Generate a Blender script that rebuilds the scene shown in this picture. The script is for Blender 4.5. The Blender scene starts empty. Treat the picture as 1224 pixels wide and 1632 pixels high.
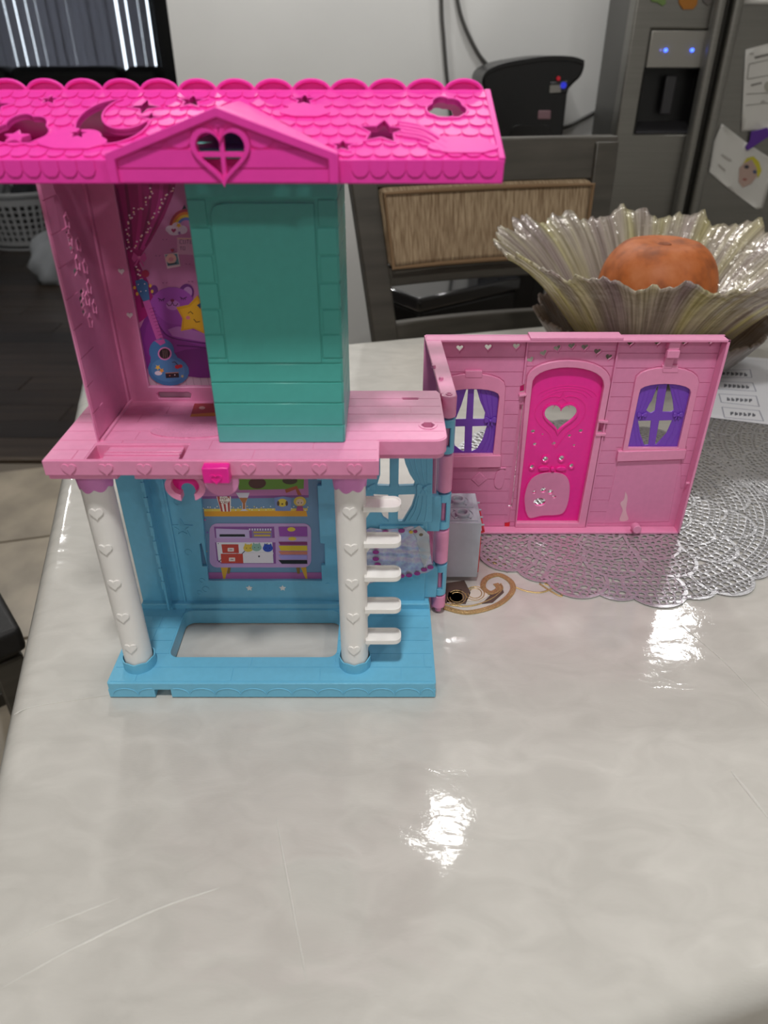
import bpy, bmesh, math, random
from mathutils import Vector, Matrix
from mathutils.geometry import delaunay_2d_cdt
random.seed(7)
S = bpy.context.scene
COL = S.collection
PI = math.pi
# frame of reference: metres, z = 0 is the table top, floor at FLOOR, camera looks along +Y
FLOOR, CEIL = -0.76, 1.64
F, PITCH, CAMZ = 1150.0, math.radians(32.44), 0.45

# ---------------------------------------------------------------- camera, world, lamps, exposure
cam = bpy.data.cameras.new('camera')
cam.sensor_fit = 'VERTICAL'; cam.sensor_height = 36.0
cam.lens = F / 1632 * 36.0
cam.dof.use_dof = True; cam.dof.focus_distance = 0.66; cam.dof.aperture_fstop = cam.lens / 3.6
cam.clip_start = 0.01; cam.clip_end = 60
camo = bpy.data.objects.new('camera', cam); COL.objects.link(camo)
camo.location = (0, 0, CAMZ); camo.rotation_euler = (PI / 2 - PITCH, 0, 0)
S.camera = camo
W = bpy.data.worlds.new('world'); S.world = W; W.use_nodes = True
W.node_tree.nodes['Background'].inputs[0].default_value = (0.80, 0.90, 1.0, 1)
W.node_tree.nodes['Background'].inputs[1].default_value = 3.0
S.view_settings.view_transform = 'Standard'; S.view_settings.look = 'None'
S.view_settings.exposure = 0.0; S.view_settings.gamma = 1.0; S.view_settings.use_curve_mapping = False
S.cycles.max_bounces = 8; S.cycles.diffuse_bounces = 4; S.cycles.glossy_bounces = 4
S.cycles.transmission_bounces = 6; S.cycles.transparent_max_bounces = 12
S.cycles.use_denoising = True; S.cycles.sample_clamp_indirect = 4.0
S.cycles.caustics_reflective = False; S.cycles.caustics_refractive = False
LAMPS = [(-0.06, -0.12, 16.0), (0.15, 1.42, 2.2), (0.25, 2.40, 8.0), (1.30, 0.40, 4.5), (1.20, 2.35, 4.5), (-1.3, -1.5, 12.0), (1.2, -1.6, 9.0), (-0.62, 2.40, 10.5), (-2.2, 3.5, 16.0)]  # both lamps behind the camera are unseen, added to fill the front faces

# ---------------------------------------------------------------- pixel -> place helpers
cP, sP = math.cos(PITCH), math.sin(PITCH)
def ray(x, y):
    u = (x - 612) / F; v = (y - 816) / F
    return Vector((u, cP - v * sP, -sP - v * cP))
def hit(x, y, p, n):
    d = ray(x, y); o = Vector((0, 0, CAMZ)); p = Vector(p); n = Vector(n)
    return o + d * ((p - o).dot(n) / d.dot(n))
def at(x, y, Y):
    q = hit(x, y, (0, Y, 0), (0, 1, 0)); return (q.x, q.z)
def onz(x, y, z=0.0):
    q = hit(x, y, (0, 0, z), (0, 0, 1)); return (q.x, q.y)
def ats(pts, Y): return [at(x, y, Y) for x, y in pts]

# ---------------------------------------------------------------- materials
def lin(h):
    h = h.lstrip('#'); o = []
    for i in (0, 2, 4):
        c = int(h[i:i + 2], 16) / 255
        o.append(c / 12.92 if c <= 0.04045 else ((c + 0.055) / 1.055) ** 2.4)
    return (*o, 1)
_M = {}
def mat(name, col, rough=0.4, metal=0.0, coat=0.0, spec=0.5, **kw):
    if name in _M: return _M[name]
    m = bpy.data.materials.new(name); m.use_nodes = True
    b = m.node_tree.nodes['Principled BSDF']
    b.inputs['Base Color'].default_value = lin(col) if isinstance(col, str) else (*col, 1)
    b.inputs['Roughness'].default_value = rough; b.inputs['Metallic'].default_value = metal
    b.inputs['Coat Weight'].default_value = coat; b.inputs['Specular IOR Level'].default_value = spec
    for k, v in kw.items():
        b.inputs[k.replace('_', ' ')].default_value = v
    _M[name] = m
    return m
def nodes(m): return m.node_tree.nodes, m.node_tree.links, m.node_tree.nodes['Principled BSDF']
def add_noise(m, scale=(40, 40, 40), amount=0.15, bump=0.0, detail=4, dist=0.001, colour=None):
    N, L, b = nodes(m)
    tc = N.new('ShaderNodeTexCoord'); mp = N.new('ShaderNodeMapping'); nz = N.new('ShaderNodeTexNoise')
    mp.inputs['Scale'].default_value = scale; nz.inputs['Scale'].default_value = 1.0; nz.inputs['Detail'].default_value = detail
    L.new(tc.outputs['Object'], mp.inputs[0]); L.new(mp.outputs[0], nz.inputs['Vector'])
    if amount:
        base = b.inputs['Base Color'].default_value[:]
        r = N.new('ShaderNodeValToRGB')
        lo = tuple(c * (1 - amount) for c in base[:3]) if colour is None else lin(colour)[:3]
        r.color_ramp.elements[0].position = 0.35; r.color_ramp.elements[1].position = 0.65
        r.color_ramp.elements[0].color = (*lo, 1)
        r.color_ramp.elements[1].color = (*[min(1, c * (1 + amount * .5)) for c in base[:3]], 1)
        L.new(nz.outputs['Fac'], r.inputs[0]); L.new(r.outputs[0], b.inputs['Base Color'])
    if bump:
        bp = N.new('ShaderNodeBump'); bp.inputs['Strength'].default_value = bump; bp.inputs['Distance'].default_value = dist
        L.new(nz.outputs['Fac'], bp.inputs['Height']); L.new(bp.outputs[0], b.inputs['Normal'])
    return m
def plastic(name, col, rough=0.32, amt=0.03):
    m = mat(name, col, rough, Subsurface_Weight=0.0)
    return add_noise(m, (160, 160, 160), amt, 0.03, 3, 0.0004) if len(m.node_tree.nodes) < 3 else m

# ---------------------------------------------------------------- geometry collector
def pip(x, y, poly):
    c = False; j = len(poly) - 1
    for i in range(len(poly)):
        xi, yi = poly[i]; xj, yj = poly[j]
        if (yi > y) != (yj > y) and x < (xj - xi) * (y - yi) / (yj - yi) + xi: c = not c
        j = i
    return c
def bbox(p):
    xs = [q[0] for q in p]; ys = [q[1] for q in p]
    return min(xs), max(xs), min(ys), max(ys)
def touch(a, b): return not (a[1] < b[0] or b[1] < a[0] or a[3] < b[2] or b[3] < a[2])

class G:
    def __init__(s): s.v = []; s.f = []; s.m = []; s.k = 0
    def mi(s, k): s.k = k; return s
    def add(s, vs, fs):
        n = len(s.v); s.v += [tuple(v) for v in vs]; s.f += [tuple(n + i for i in f) for f in fs]; s.m += [s.k] * len(fs); return s
    def box(s, x0, x1, y0, y1, z0, z1):
        v = [(x, y, z) for z in (z0, z1) for y in (y0, y1) for x in (x0, x1)]
        return s.add(v, [(0, 2, 3, 1), (4, 5, 7, 6), (0, 1, 5, 4), (2, 6, 7, 3), (0, 4, 6, 2), (1, 3, 7, 5)])
    def prism(s, poly, mp, d0, d1):
        n = len(poly)
        v = [mp(x, y, d0) for x, y in poly] + [mp(x, y, d1) for x, y in poly]
        return s.add(v, [tuple(range(n))[::-1], tuple(range(n, 2 * n))] + [(i, (i + 1) % n, n + (i + 1) % n, n + i) for i in range(n)])
    def region(s, inc, exc, mp, d0, d1, grid=0, flat=False, scale=1000.0):
        """area inside every polygon of inc and outside every polygon of exc, given thickness d0..d1"""
        bb = bbox(inc[0]); exc = [e for e in exc if touch(bb, bbox(e))]
        V = []; E = []
        for p in list(inc) + list(exc):
            n = len(V); V += [Vector((x * scale, y * scale)) for x, y in p]
            E += [(n + i, n + (i + 1) % len(p)) for i in range(len(p))]
        if grid:
            x = bb[0] + grid * .5
            while x < bb[1]:
                y = bb[2] + grid * .5
                while y < bb[3]:
                    V.append(Vector((x * scale, y * scale))); y += grid
                x += grid
        vo, eo, fo, *_ = delaunay_2d_cdt(V, E, [], 0, 1e-5)
        P = [(v.x / scale, v.y / scale) for v in vo]
        keep = []
        for f in fo:
            cx = sum(P[i][0] for i in f) / len(f); cy = sum(P[i][1] for i in f) / len(f)
            if all(pip(cx, cy, p) for p in inc) and not any(pip(cx, cy, p) for p in exc): keep.append(tuple(f))
        if not keep: return s
        used = sorted({i for f in keep for i in f}); ix = {u: k for k, u in enumerate(used)}; n = len(used)
        if flat: return s.add([mp(*P[u], d1) for u in used], [tuple(ix[i] for i in f) for f in keep])
        v = [mp(*P[u], d0) for u in used] + [mp(*P[u], d1) for u in used]
        fs = []; cnt = {}
        for f in keep:
            g = [ix[i] for i in f]; fs.append(tuple(g[::-1])); fs.append(tuple(i + n for i in g))
            for a, b in zip(g, g[1:] + g[:1]):
                k = (min(a, b), max(a, b)); cnt[k] = None if k in cnt else (a, b)
        fs += [(e[0], e[1], e[1] + n, e[0] + n) for e in cnt.values() if e]
        return s.add(v, fs)
    def tube(s, pts, r, n=8, closed=False, caps=True):
        pts = [Vector(p) for p in pts]; m = len(pts); rs = r if isinstance(r, (list, tuple)) else [r] * m
        v = []; prev = None
        for i, p in enumerate(pts):
            a = pts[(i - 1) % m] if (closed or i > 0) else p; b = pts[(i + 1) % m] if (closed or i < m - 1) else p
            t = (b - a).normalized() if (b - a).length > 1e-9 else Vector((0, 0, 1))
            if prev is None: prev = t.orthogonal().normalized()
            u = prev - t * prev.dot(t); u = u.normalized() if u.length > 1e-6 else t.orthogonal().normalized()
            prev = u; w = t.cross(u)
            for k in range(n):
                an = 2 * PI * k / n; v.append(p + (u * math.cos(an) + w * math.sin(an)) * rs[i])
        f = [(i * n + k, i * n + (k + 1) % n, ((i + 1) % m) * n + (k + 1) % n, ((i + 1) % m) * n + k) for i in range(m if closed else m - 1) for k in range(n)]
        if caps and not closed: f += [tuple(range(n))[::-1], tuple((m - 1) * n + k for k in range(n))]
        return s.add(v, f)
    def lathe(s, prof, c, n=32, fn=None, close=False):
        """prof: (r, z) list; fn(theta, r, z) -> (r, z)"""
        m = len(prof); v = []
        for r, z in prof:
            for k in range(n):
                a = 2 * PI * k / n; rr, zz = fn(a, r, z) if fn else (r, z)
                v.append((c[0] + rr * math.cos(a), c[1] + rr * math.sin(a), c[2] + zz))
        f = [(i * n + k, i * n + (k + 1) % n, (i + 1) % m * n + (k + 1) % n, (i + 1) % m * n + k) for i in range(m if close else m - 1) for k in range(n)]
        if not close:
            if prof[0][0] > 1e-6: f.append(tuple(range(n))[::-1])
            if prof[-1][0] > 1e-6: f.append(tuple((m - 1) * n + k for k in range(n)))
        return s.add(v, f)

def islands(g):
    par = list(range(len(g.v)))
    def fd(i):
        while par[i] != i: par[i] = par[par[i]]; i = par[i]
        return i
    for f in g.f:
        a = fd(f[0])
        for i in f[1:]: par[fd(i)] = a
    grp = {}
    for k, f in enumerate(g.f): grp.setdefault(fd(f[0]), []).append(k)
    out = []
    for ks in grp.values():
        h = G(); ix = {}
        for k in ks:
            for i in g.f[k]:
                if i not in ix: ix[i] = len(h.v); h.v.append(g.v[i])
            h.f.append(tuple(ix[i] for i in g.f[k])); h.m.append(g.m[k])
        out.append(h)
    return out
def mks(name, g, m, parent=None, **kw):
    return [mk(name, h, m, parent, **kw) for h in islands(g) if len(h.f) > 5]
WORLD = {}
def mk(name, g, mats, parent=None, bevel=0.0, smooth=True, seg=2, angle=40, merge=False, subsurf=0, recalc=True):
    if not isinstance(mats, (list, tuple)): mats = [mats]
    xs, ys, zs = zip(*g.v)
    o0 = Vector(((min(xs) + max(xs)) / 2, (min(ys) + max(ys)) / 2, min(zs)))
    me = bpy.data.meshes.new(name)
    me.from_pydata([(x - o0.x, y - o0.y, z - o0.z) for x, y, z in g.v], [], g.f)
    for m in mats: me.materials.append(m)
    if len(mats) > 1: me.polygons.foreach_set('material_index', g.m)
    bm = bmesh.new(); bm.from_mesh(me)
    if merge: bmesh.ops.remove_doubles(bm, verts=bm.verts, dist=1e-6)
    if recalc: bmesh.ops.recalc_face_normals(bm, faces=bm.faces)
    bm.to_mesh(me); bm.free()
    if smooth:
        me.polygons.foreach_set('use_smooth', [True] * len(me.polygons)); me.set_sharp_from_angle(angle=math.radians(angle))
    o = bpy.data.objects.new(name, me); COL.objects.link(o)
    if parent: o.parent = parent; o.location = o0 - WORLD[parent]
    else: o.location = o0
    WORLD[o] = o0
    if bevel:
        b = o.modifiers.new('bevel', 'BEVEL'); b.width = bevel; b.segments = seg; b.limit_method = 'ANGLE'; b.angle_limit = math.radians(40)
    if subsurf:
        b = o.modifiers.new('sub', 'SUBSURF'); b.levels = subsurf; b.render_levels = subsurf
    return o
def shared(name, src, parent, loc, rot=(0, 0, 0)):
    o = bpy.data.objects.new(name, src.data); COL.objects.link(o)
    o.parent = parent; o.location = Vector(loc) - WORLD[parent]; o.rotation_euler = rot
    WORLD[o] = Vector(loc)
    for md in src.modifiers:
        n = o.modifiers.new(md.name, md.type)
        if md.type == 'BEVEL': n.width = md.width; n.segments = md.segments; n.limit_method = 'ANGLE'; n.angle_limit = md.angle_limit
    return o
def tag(o, label, cat, group=None, kind=None):
    o['label'] = label; o['category'] = cat
    if group: o['group'] = group
    if kind: o['kind'] = kind
    return o
def thing(name, label, cat, loc=(0, 0, 0), rz=0.0, group=None, local=False):
    o = bpy.data.objects.new(name, None); COL.objects.link(o); o.empty_display_size = 0.02
    o.location = loc; o.rotation_euler = (0, 0, rz); tag(o, label, cat, group)
    WORLD[o] = Vector((0, 0, 0)) if local else Vector(loc)
    return o
def struct(o): o['kind'] = 'structure'; return o

mF = lambda Y: (lambda u, v, d: (u, Y - d, v))            # front facing, proud towards the camera
mT = lambda z: (lambda u, v, d: (u, v, z + d))            # horizontal
mS = lambda X, s=1: (lambda u, v, d: (X + s * d, u, v))   # side plane, u = y, v = z

def rrect(x0, x1, y0, y1, r, n=5):
    o = []
    for cx, cy, a in ((x1 - r, y1 - r, 0), (x0 + r, y1 - r, 90), (x0 + r, y0 + r, 180), (x1 - r, y0 + r, 270)):
        for k in range(n + 1):
            t = math.radians(a + 90 * k / n); o.append((cx + r * math.cos(t), cy + r * math.sin(t)))
    return o
def ell(cx, cy, rx, ry=None, n=20, rot=0.0, a0=0, a1=360):
    ry = ry or rx; o = []
    full = abs(a1 - a0) >= 360
    for k in range(n if full else n + 1):
        t = math.radians(a0 + (a1 - a0) * k / n); x, y = rx * math.cos(t), ry * math.sin(t)
        o.append((cx + x * math.cos(rot) - y * math.sin(rot), cy + x * math.sin(rot) + y * math.cos(rot)))
    return o
def star(cx, cy, r, k=5, inner=0.45, rot=PI / 2):
    return [(cx + (r if i % 2 == 0 else r * inner) * math.cos(rot + PI * i / k), cy + (r if i % 2 == 0 else r * inner) * math.sin(rot + PI * i / k)) for i in range(2 * k)]
def heart(cx, cy, w, n=22, rot=0.0):
    o = []
    for k in range(n):
        t = 2 * PI * k / n
        x = 16 * math.sin(t) ** 3 / 32; y = (13 * math.cos(t) - 5 * math.cos(2 * t) - 2 * math.cos(3 * t) - math.cos(4 * t)) / 32
        o.append((cx + w * (x * math.cos(rot) - y * math.sin(rot)), cy + w * (x * math.sin(rot) + y * math.cos(rot))))
    return o
def cloud(cx, cy, w, h, lobes=((-.32, -.05, .2), (-.12, .2, .24), (.14, .12, .25), (.34, -.08, .17)), n=44):
    o = []
    for k in range(n):
        t = 2 * PI * k / n; dx, dy = math.cos(t), math.sin(t); best = 0.0
        for lx, ly, lr in lobes + ((0, -.1, .28), (-.2, -.18, .15), (.2, -.2, .16)):
            b = lx * dx + ly * dy; disc = b * b - (lx * lx + ly * ly - lr * lr)
            if disc > 0: best = max(best, b + math.sqrt(disc))
        o.append((cx + best * dx * w, cy + max(best * dy, -.34) * h))
    return o
def grow(poly, k):
    cx = sum(p[0] for p in poly) / len(poly); cy = sum(p[1] for p in poly) / len(poly)
    return [(cx + (x - cx) * k, cy + (y - cy) * k) for x, y in poly]
def offset(poly, d):
    n = len(poly); a = sum(poly[i][0] * poly[(i + 1) % n][1] - poly[(i + 1) % n][0] * poly[i][1] for i in range(n)); sg = 1 if a > 0 else -1
    o = []
    for i in range(n):
        p0, p1, p2 = Vector(poly[i - 1]), Vector(poly[i]), Vector(poly[(i + 1) % n])
        t1 = (p1 - p0).normalized(); t2 = (p2 - p1).normalized()
        n1 = Vector((t1.y, -t1.x)) * sg; n2 = Vector((t2.y, -t2.x)) * sg; b = n1 + n2
        if b.length < 1e-6: b = n1
        b.normalize(); c = max(0.45, b.dot(n1)); q = p1 + b * (d / c); o.append((q.x, q.y))
    return o
def stroke(pts, w):
    L, R = [], []
    for i, p in enumerate(pts):
        a = Vector(pts[max(0, i - 1)]); b = Vector(pts[min(len(pts) - 1, i + 1)]); t = (b - a)
        t = t.normalized() if t.length else Vector((1, 0)); n = Vector((-t.y, t.x)) * w / 2
        L.append((p[0] + n.x, p[1] + n.y)); R.append((p[0] - n.x, p[1] - n.y))
    return L + R[::-1]
def spline(pts, n=8):
    o = []; P = [Vector(p) for p in pts]
    for i in range(len(P) - 1):
        p0 = P[max(0, i - 1)]; p1 = P[i]; p2 = P[i + 1]; p3 = P[min(len(P) - 1, i + 2)]
        for k in range(n):
            t = k / n
            o.append(tuple(0.5 * (2 * p1 + (p2 - p0) * t + (2 * p0 - 5 * p1 + 4 * p2 - p3) * t * t + (3 * p1 - p0 - 3 * p2 + p3) * t ** 3)))
    o.append(tuple(P[-1])); return o

class Art:
    """flat print: coloured shapes on one plane, given in any 2-D coordinates mapped by f"""
    def __init__(s, f, mp, rough=0.35): s.g = G(); s.f = f; s.mp = mp; s.cols = []; s.d = 0.0; s.rough = rough; s.clip = []
    def poly(s, pts, col, clip=None):
        if col not in s.cols: s.cols.append(col)
        s.d += 4e-6; s.g.mi(s.cols.index(col))
        P = [s.f(*p) for p in pts]
        s.g.region([P] + ([clip] if clip else s.clip), [], s.mp, 0, s.d, flat=True); return s
    def line(s, pts, w, col): return s.poly(stroke(pts, w), col)
    def ell(s, cx, cy, rx, ry, col, rot=0.0, n=18): return s.poly(ell(cx, cy, rx, ry, n, rot), col)
    def build(s, name, parent): return mk(name, s.g, [mat('print_' + c, c, s.rough) for c in s.cols], parent, smooth=False, recalc=False)
FONT = {'P': [[(0, 0), (0, 2), (1, 2), (1, 1), (0, 1)]], 'O': [[(0, 0), (0, 2), (1, 2), (1, 0), (0, 0)]], 'C': [[(1, 2), (0, 2), (0, 0), (1, 0)]], 'R': [[(0, 0), (0, 2), (1, 2), (1, 1), (0, 1), (1, 0)]],
        'N': [[(0, 0), (0, 2), (1, 0), (1, 2)]], 'U': [[(0, 2), (0, 0), (1, 0), (1, 2)]], 'T': [[(0, 2), (1, 2)], [(.5, 2), (.5, 0)]], 'E': [[(1, 2), (0, 2), (0, 0), (1, 0)], [(0, 1), (.8, 1)]]}
def write(art, word, x, y, w, h, lw, col):
    for i, ch in enumerate(word):
        for st in FONT[ch]: art.line([(x + (i * 1.5 + p[0]) * w, y - p[1] * h / 2) for p in st], lw, col)

# ---------------------------------------------------------------- colours of the toy
PINK = plastic('pink_plastic', 'EC96BE', 0.33)
PINK2 = plastic('deep_pink_plastic', 'E38DB8', 0.36)
MAG = plastic('magenta_plastic', 'F040AD', 0.42); nodes(MAG)[2].inputs['Specular IOR Level'].default_value = 0.3
HOT = plastic('hot_pink_plastic', 'F5289F', 0.30)
TEAL = plastic('teal_plastic', '52B5AA', 0.34)
BLUE = plastic('sky_blue_plastic', '70BBDA', 0.33)
WHITE = plastic('white_plastic', 'EFECE8', 0.36, 0.01)
LILAC = plastic('lilac_pink_plastic', 'DB86C8', 0.36)
PURPLE = plastic('purple_plastic', '7A45C0', 0.34)
GREYP = plastic('grey_plastic', 'B6BCC6', 0.42)
RED = plastic('red_plastic', 'D8202E', 0.35)
def clearpink():
    m = mat('clear_pink_plastic', 'F0A0D0', 0.15); nodes(m)[2].inputs['Alpha'].default_value = 0.72; return m
CLEARPINK = clearpink()

# ================================================================ THE ROOM
WALLM = add_noise(mat('wall_paint', 'DFDFDD', 0.75), (3, 3, 3), 0.03, 0.12, 6, 0.004)
CEILM = mat('ceiling_paint', 'E4E2DC', 0.8)
def wallbox(name, *b, m=WALLM): return struct(mk(name, G().box(*b), m))
wallbox('wall_back', -0.685, 2.75, 2.78, 2.90, FLOOR, CEIL)
wallbox('wall_right', 2.65, 2.75, -2.7, 2.90, FLOOR, CEIL)
wallbox('wall_front', -5.1, 2.75, -2.7, -2.6, FLOOR, CEIL)
wallbox('wall_left', -5.1, -5.0, -2.7, 7.9, FLOOR, CEIL)
WX0, WX1, WZ1 = -4.85, -2.02, 1.35
g = G(); mp = mF(7.9)
g.region([[(-5.1, FLOOR), (0.6, FLOOR), (0.6, CEIL), (-5.1, CEIL)]], [[(WX0, FLOOR + 0.05), (WX1, FLOOR + 0.05), (WX1, WZ1), (WX0, WZ1)]], mp, 0, 0.1)
struct(mk('wall_far', g, WALLM))
wallbox('wall_hall', 0.5, 0.6, 2.90, 7.9, FLOOR, CEIL)
wallbox('ceiling', -5.1, 2.75, -2.7, 7.9, CEIL, CEIL + 0.1, m=CEILM)
fl = struct(mk('floor', G().box(-5.1, 2.75, -2.7, 7.9, FLOOR - 0.1, FLOOR - 0.008), mat('grout', '6E655A', 0.9)))
TILE = add_noise(mat('floor_tile', 'A89C8A', 0.38), (6, 6, 6), 0.28, 0.05, 8, 0.002)
tw = 0.46; src = None; a = math.radians(15)
for i in range(-6, 5):
    for j in range(-7, 5):
        x, y = -0.955 + (i * math.cos(a) - j * math.sin(a)) * tw, 1.545 + (i * math.sin(a) + j * math.cos(a)) * tw
        if not (-3.3 < x < 1.0 and -0.8 < y < 2.22): continue
        if src is None:
            r = G().box(-tw / 2 + .004, tw / 2 - .004, -tw / 2 + .004, tw / 2 - .004, 0, 0.009)
            src = mk('tile', r, TILE, fl, bevel=0.002); src.location = Vector((x, y, FLOOR - 0.009)) - WORLD[fl]; src.rotation_euler.z = a
        else: shared('tile', src, fl, (x, y, FLOOR - 0.009), (0, 0, a))
WOODS = [add_noise(mat('dark_floorboard_%d' % k, c, 0.32), (1.5, 22, 8), 0.45, 0.06, 6, 0.002) for k, c in enumerate(('332A23', '2B241F', '3B3129'))]
srcs = []; pw, pl = 0.15, 1.15; row = 0; y = 2.34
while y < 7.8:
    x = -5.0 + (row * 0.43) % pl
    while x < 0.5:
        if x > -4.9 - pl and not (x > -0.2 and y > 2.9):
            k = random.randrange(3)
            while len(srcs) < 3:
                q = mk('floorboard', G().box(-pl / 2 + .002, pl / 2 - .002, -pw / 2 + .001, pw / 2 - .001, 0, 0.011), WOODS[len(srcs)], fl); q['_proto'] = 1; srcs.append(q)
            s0 = srcs[k]
            if '_proto' in s0: del s0['_proto']; s0.location = Vector((x, y, FLOOR - 0.009)) - WORLD[fl]
            else: shared('floorboard', s0, fl, (x, y, FLOOR - 0.009))
        x += pl
    y += pw; row += 1
struct(mk('trim_1', G().box(-3.6, 0.9, 2.235, 2.262, FLOOR - .009, FLOOR + 0.006), mat('threshold', '4A3D30', 0.4), None, bevel=0.003))
# sliding window with vertical blinds in the far room
BLACKM = mat('black_frame', '17191B', 0.45)
g = G()
for x0, x1 in ((WX0, WX0 + .07), (-3.47, -3.40), (WX1 - .07, WX1)): g.box(x0, x1, 7.80, 7.88, FLOOR + .05, WZ1)
for z0, z1 in ((FLOOR + .05, FLOOR + .13), (WZ1 - .07, WZ1)): g.box(WX0, WX1, 7.80, 7.88, z0, z1)
win = struct(mk('window_1', g, BLACKM))
GLASS = mat('window_glass', 'F4FAFF', 0.02)
N, L, b = nodes(GLASS); tp = N.new('ShaderNodeBsdfTransparent'); mx = N.new('ShaderNodeMixShader'); fz = N.new('ShaderNodeFresnel'); fz.inputs[0].default_value = 1.3
L.new(fz.outputs[0], mx.inputs[0]); L.new(tp.outputs[0], mx.inputs[1]); L.new(b.outputs[0], mx.inputs[2]); L.new(mx.outputs[0], N['Material Output'].inputs[0])
for x0, x1 in ((WX0 + .07, -3.47), (-3.40, WX1 - .07)):
    mk('pane', G().box(x0, x1, 7.835, 7.841, FLOOR + .13, WZ1 - .07), GLASS, win, smooth=False)
struct(mk('trim_2', G().box(-2.03, -1.80, 7.70, 7.80, FLOOR, CEIL), BLACKM, None, bevel=0.01))
SLAT = mat('blind_vinyl', '8D8A8C', 0.6)
N, L, b = nodes(SLAT); tr = N.new('ShaderNodeBsdfTranslucent'); tr.inputs[0].default_value = lin('9A989C'); mx = N.new('ShaderNodeMixShader'); mx.inputs[0].default_value = 0.62
L.new(b.outputs[0], mx.inputs[1]); L.new(tr.outputs[0], mx.inputs[2]); L.new(mx.outputs[0], N['Material Output'].inputs[0])
bl = thing('vertical_blind', 'grey vertical blind drawn across the window behind the black sofa', 'blind', (-3.4, 7.6, FLOOR))
mk('head_rail', G().box(WX0, -2.04, 7.55, 7.64, 1.38, 1.43), mat('rail_white', 'C8C6C4', 0.4), bl, bevel=0.004)
slits = [(-6 - 17 * k, 3 if k % 3 else 6) for k in range(12, -1, -1)] + [(11, 4), (28, 7), (45, 5), (62, 4), (77, 3), (124, 2.5), (142, 2), (169, 1.5), (201, 8), (216, 5), (234, 2.5), (247, 1)]
for (p0, w0), (p1, w1) in zip(slits, slits[1:]):
    n = max(1, round((p1 - p0) / 17)); x0 = at(p0 + w0 * .3, 108, 7.6)[0]; x1 = at(p1 - w1 * .3, 108, 7.6)[0]
    for k in range(n):
        a0 = x0 + (x1 - x0) * k / n; a1 = x0 + (x1 - x0) * (k + 1) / n + (0.012 if k < n - 1 else 0)
        g = G(); m5 = [(a0 + (a1 - a0) * t / 4, 7.6 + .02 * (t / 4) - .008 * math.sin(PI * t / 4)) for t in range(5)]
        g.prism([(x, y) for x, y in m5] + [(x, y + .0016) for x, y in m5[::-1]], lambda u, v, d: (u, v, d), FLOOR + .08, 1.39)
        mk('slat', g, SLAT, bl)

# ceiling lamps, with an added one brightening the left of the back wall
LAMPM = mat('lamp_rim', 'F0F0F0', 0.5)
for k, (x, y, p) in enumerate(LAMPS):
    words = ['above the near end of the table', 'above the fruit bowl end of the table', 'close to the back wall', 'over the right end of the table', 'in front of the steel refrigerator', 'added as unseen fill behind the photographer to the left', 'added as unseen fill behind the photographer to the right', 'added to brighten the left end of the back wall', 'over the dark floor left of the back wall'][k]
    t = thing('ceiling_lamp', 'round recessed white ceiling lamp ' + words, 'lamp', (x, y, CEIL), group='recessed ceiling lamps')
    g = G().lathe([(0.085, 0.0), (0.105, 0.0), (0.103, -0.008), (0.085, -0.004)], (x, y, CEIL), 32, close=True); mk('rim', g, LAMPM, t)
    ld = bpy.data.lights.new('lamp_light', 'AREA'); ld.shape = 'DISK'; ld.size = 0.165; ld.energy = p; ld.color = (1.0, 0.99, 0.968)
    lo = bpy.data.objects.new('lamp_light', ld); COL.objects.link(lo); lo.parent = t; lo.location = (0, 0, -0.006)

# ================================================================ TABLE AND CLOTH
TA = math.radians(15.1); ex, ey = math.cos(TA), math.sin(TA)
def en(e, n): return (e * ex - n * ey, e * ey + n * ex)
E0, E1, N0, N1 = -0.192, 1.62, 0.134, 1.272
tb = thing('dining_table', 'dark wooden dining table hidden under the pale grey cloth', 'table', (0, 0, FLOOR), TA, local=True)
DWOOD = add_noise(mat('dark_wood', '4C453D', 0.42), (4, 4, 30), 0.25, 0.05, 6, 0.001)
mk('table_top', G().box(E0 + .022, E1 - .022, N0 + .022, N1 - .022, .71, .7565), DWOOD, tb, bevel=.006)
for e in (E0 + .10, E1 - .10):
    for n in (N0 + .10, N1 - .10):
        mk('leg', G().prism(rrect(e - .04, e + .04, n - .04, n + .04, .01, 3), lambda u, v, d: (u, v, d), 0, .71), DWOOD, tb)
# cloth: satin under clear glossy vinyl
CLOTH = mat('satin_under_vinyl', 'C9C6BF', 0.55, coat=1.0, Coat_Roughness=0.07)
N, L, b = nodes(CLOTH)
tc = N.new('ShaderNodeTexCoord')
def noise(scale, det=4, dis=0.0):
    mpn = N.new('ShaderNodeMapping'); mpn.inputs['Scale'].default_value = scale
    nz = N.new('ShaderNodeTexNoise'); nz.inputs['Scale'].default_value = 1; nz.inputs['Detail'].default_value = det; nz.inputs['Distortion'].default_value = dis
    L.new(tc.outputs['Object'], mpn.inputs[0]); L.new(mpn.outputs[0], nz.inputs['Vector']); return nz.outputs['Fac']
def mathn(op, a, bb):
    m = N.new('ShaderNodeMath'); m.operation = op
    for i, q in enumerate((a, bb)):
        if isinstance(q, (int, float)): m.inputs[i].default_value = q
        else: L.new(q, m.inputs[i])
    return m.outputs[0]
broad = noise((5, 9, 5), 3, 0.4); fine = noise((170, 80, 90), 3, 0.6); mid = noise((22, 40, 22), 4, 1.0)
hgt = mathn('ADD', mathn('MULTIPLY', broad, 1.9), mathn('ADD', mathn('MULTIPLY', mid, 0.22), mathn('MULTIPLY', fine, 0.05)))
bp = N.new('ShaderNodeBump'); bp.inputs['Strength'].default_value = 1.0; bp.inputs['Distance'].default_value = 0.0016
L.new(hgt, bp.inputs['Height']); L.new(bp.outputs[0], b.inputs['Coat Normal'])
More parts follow.
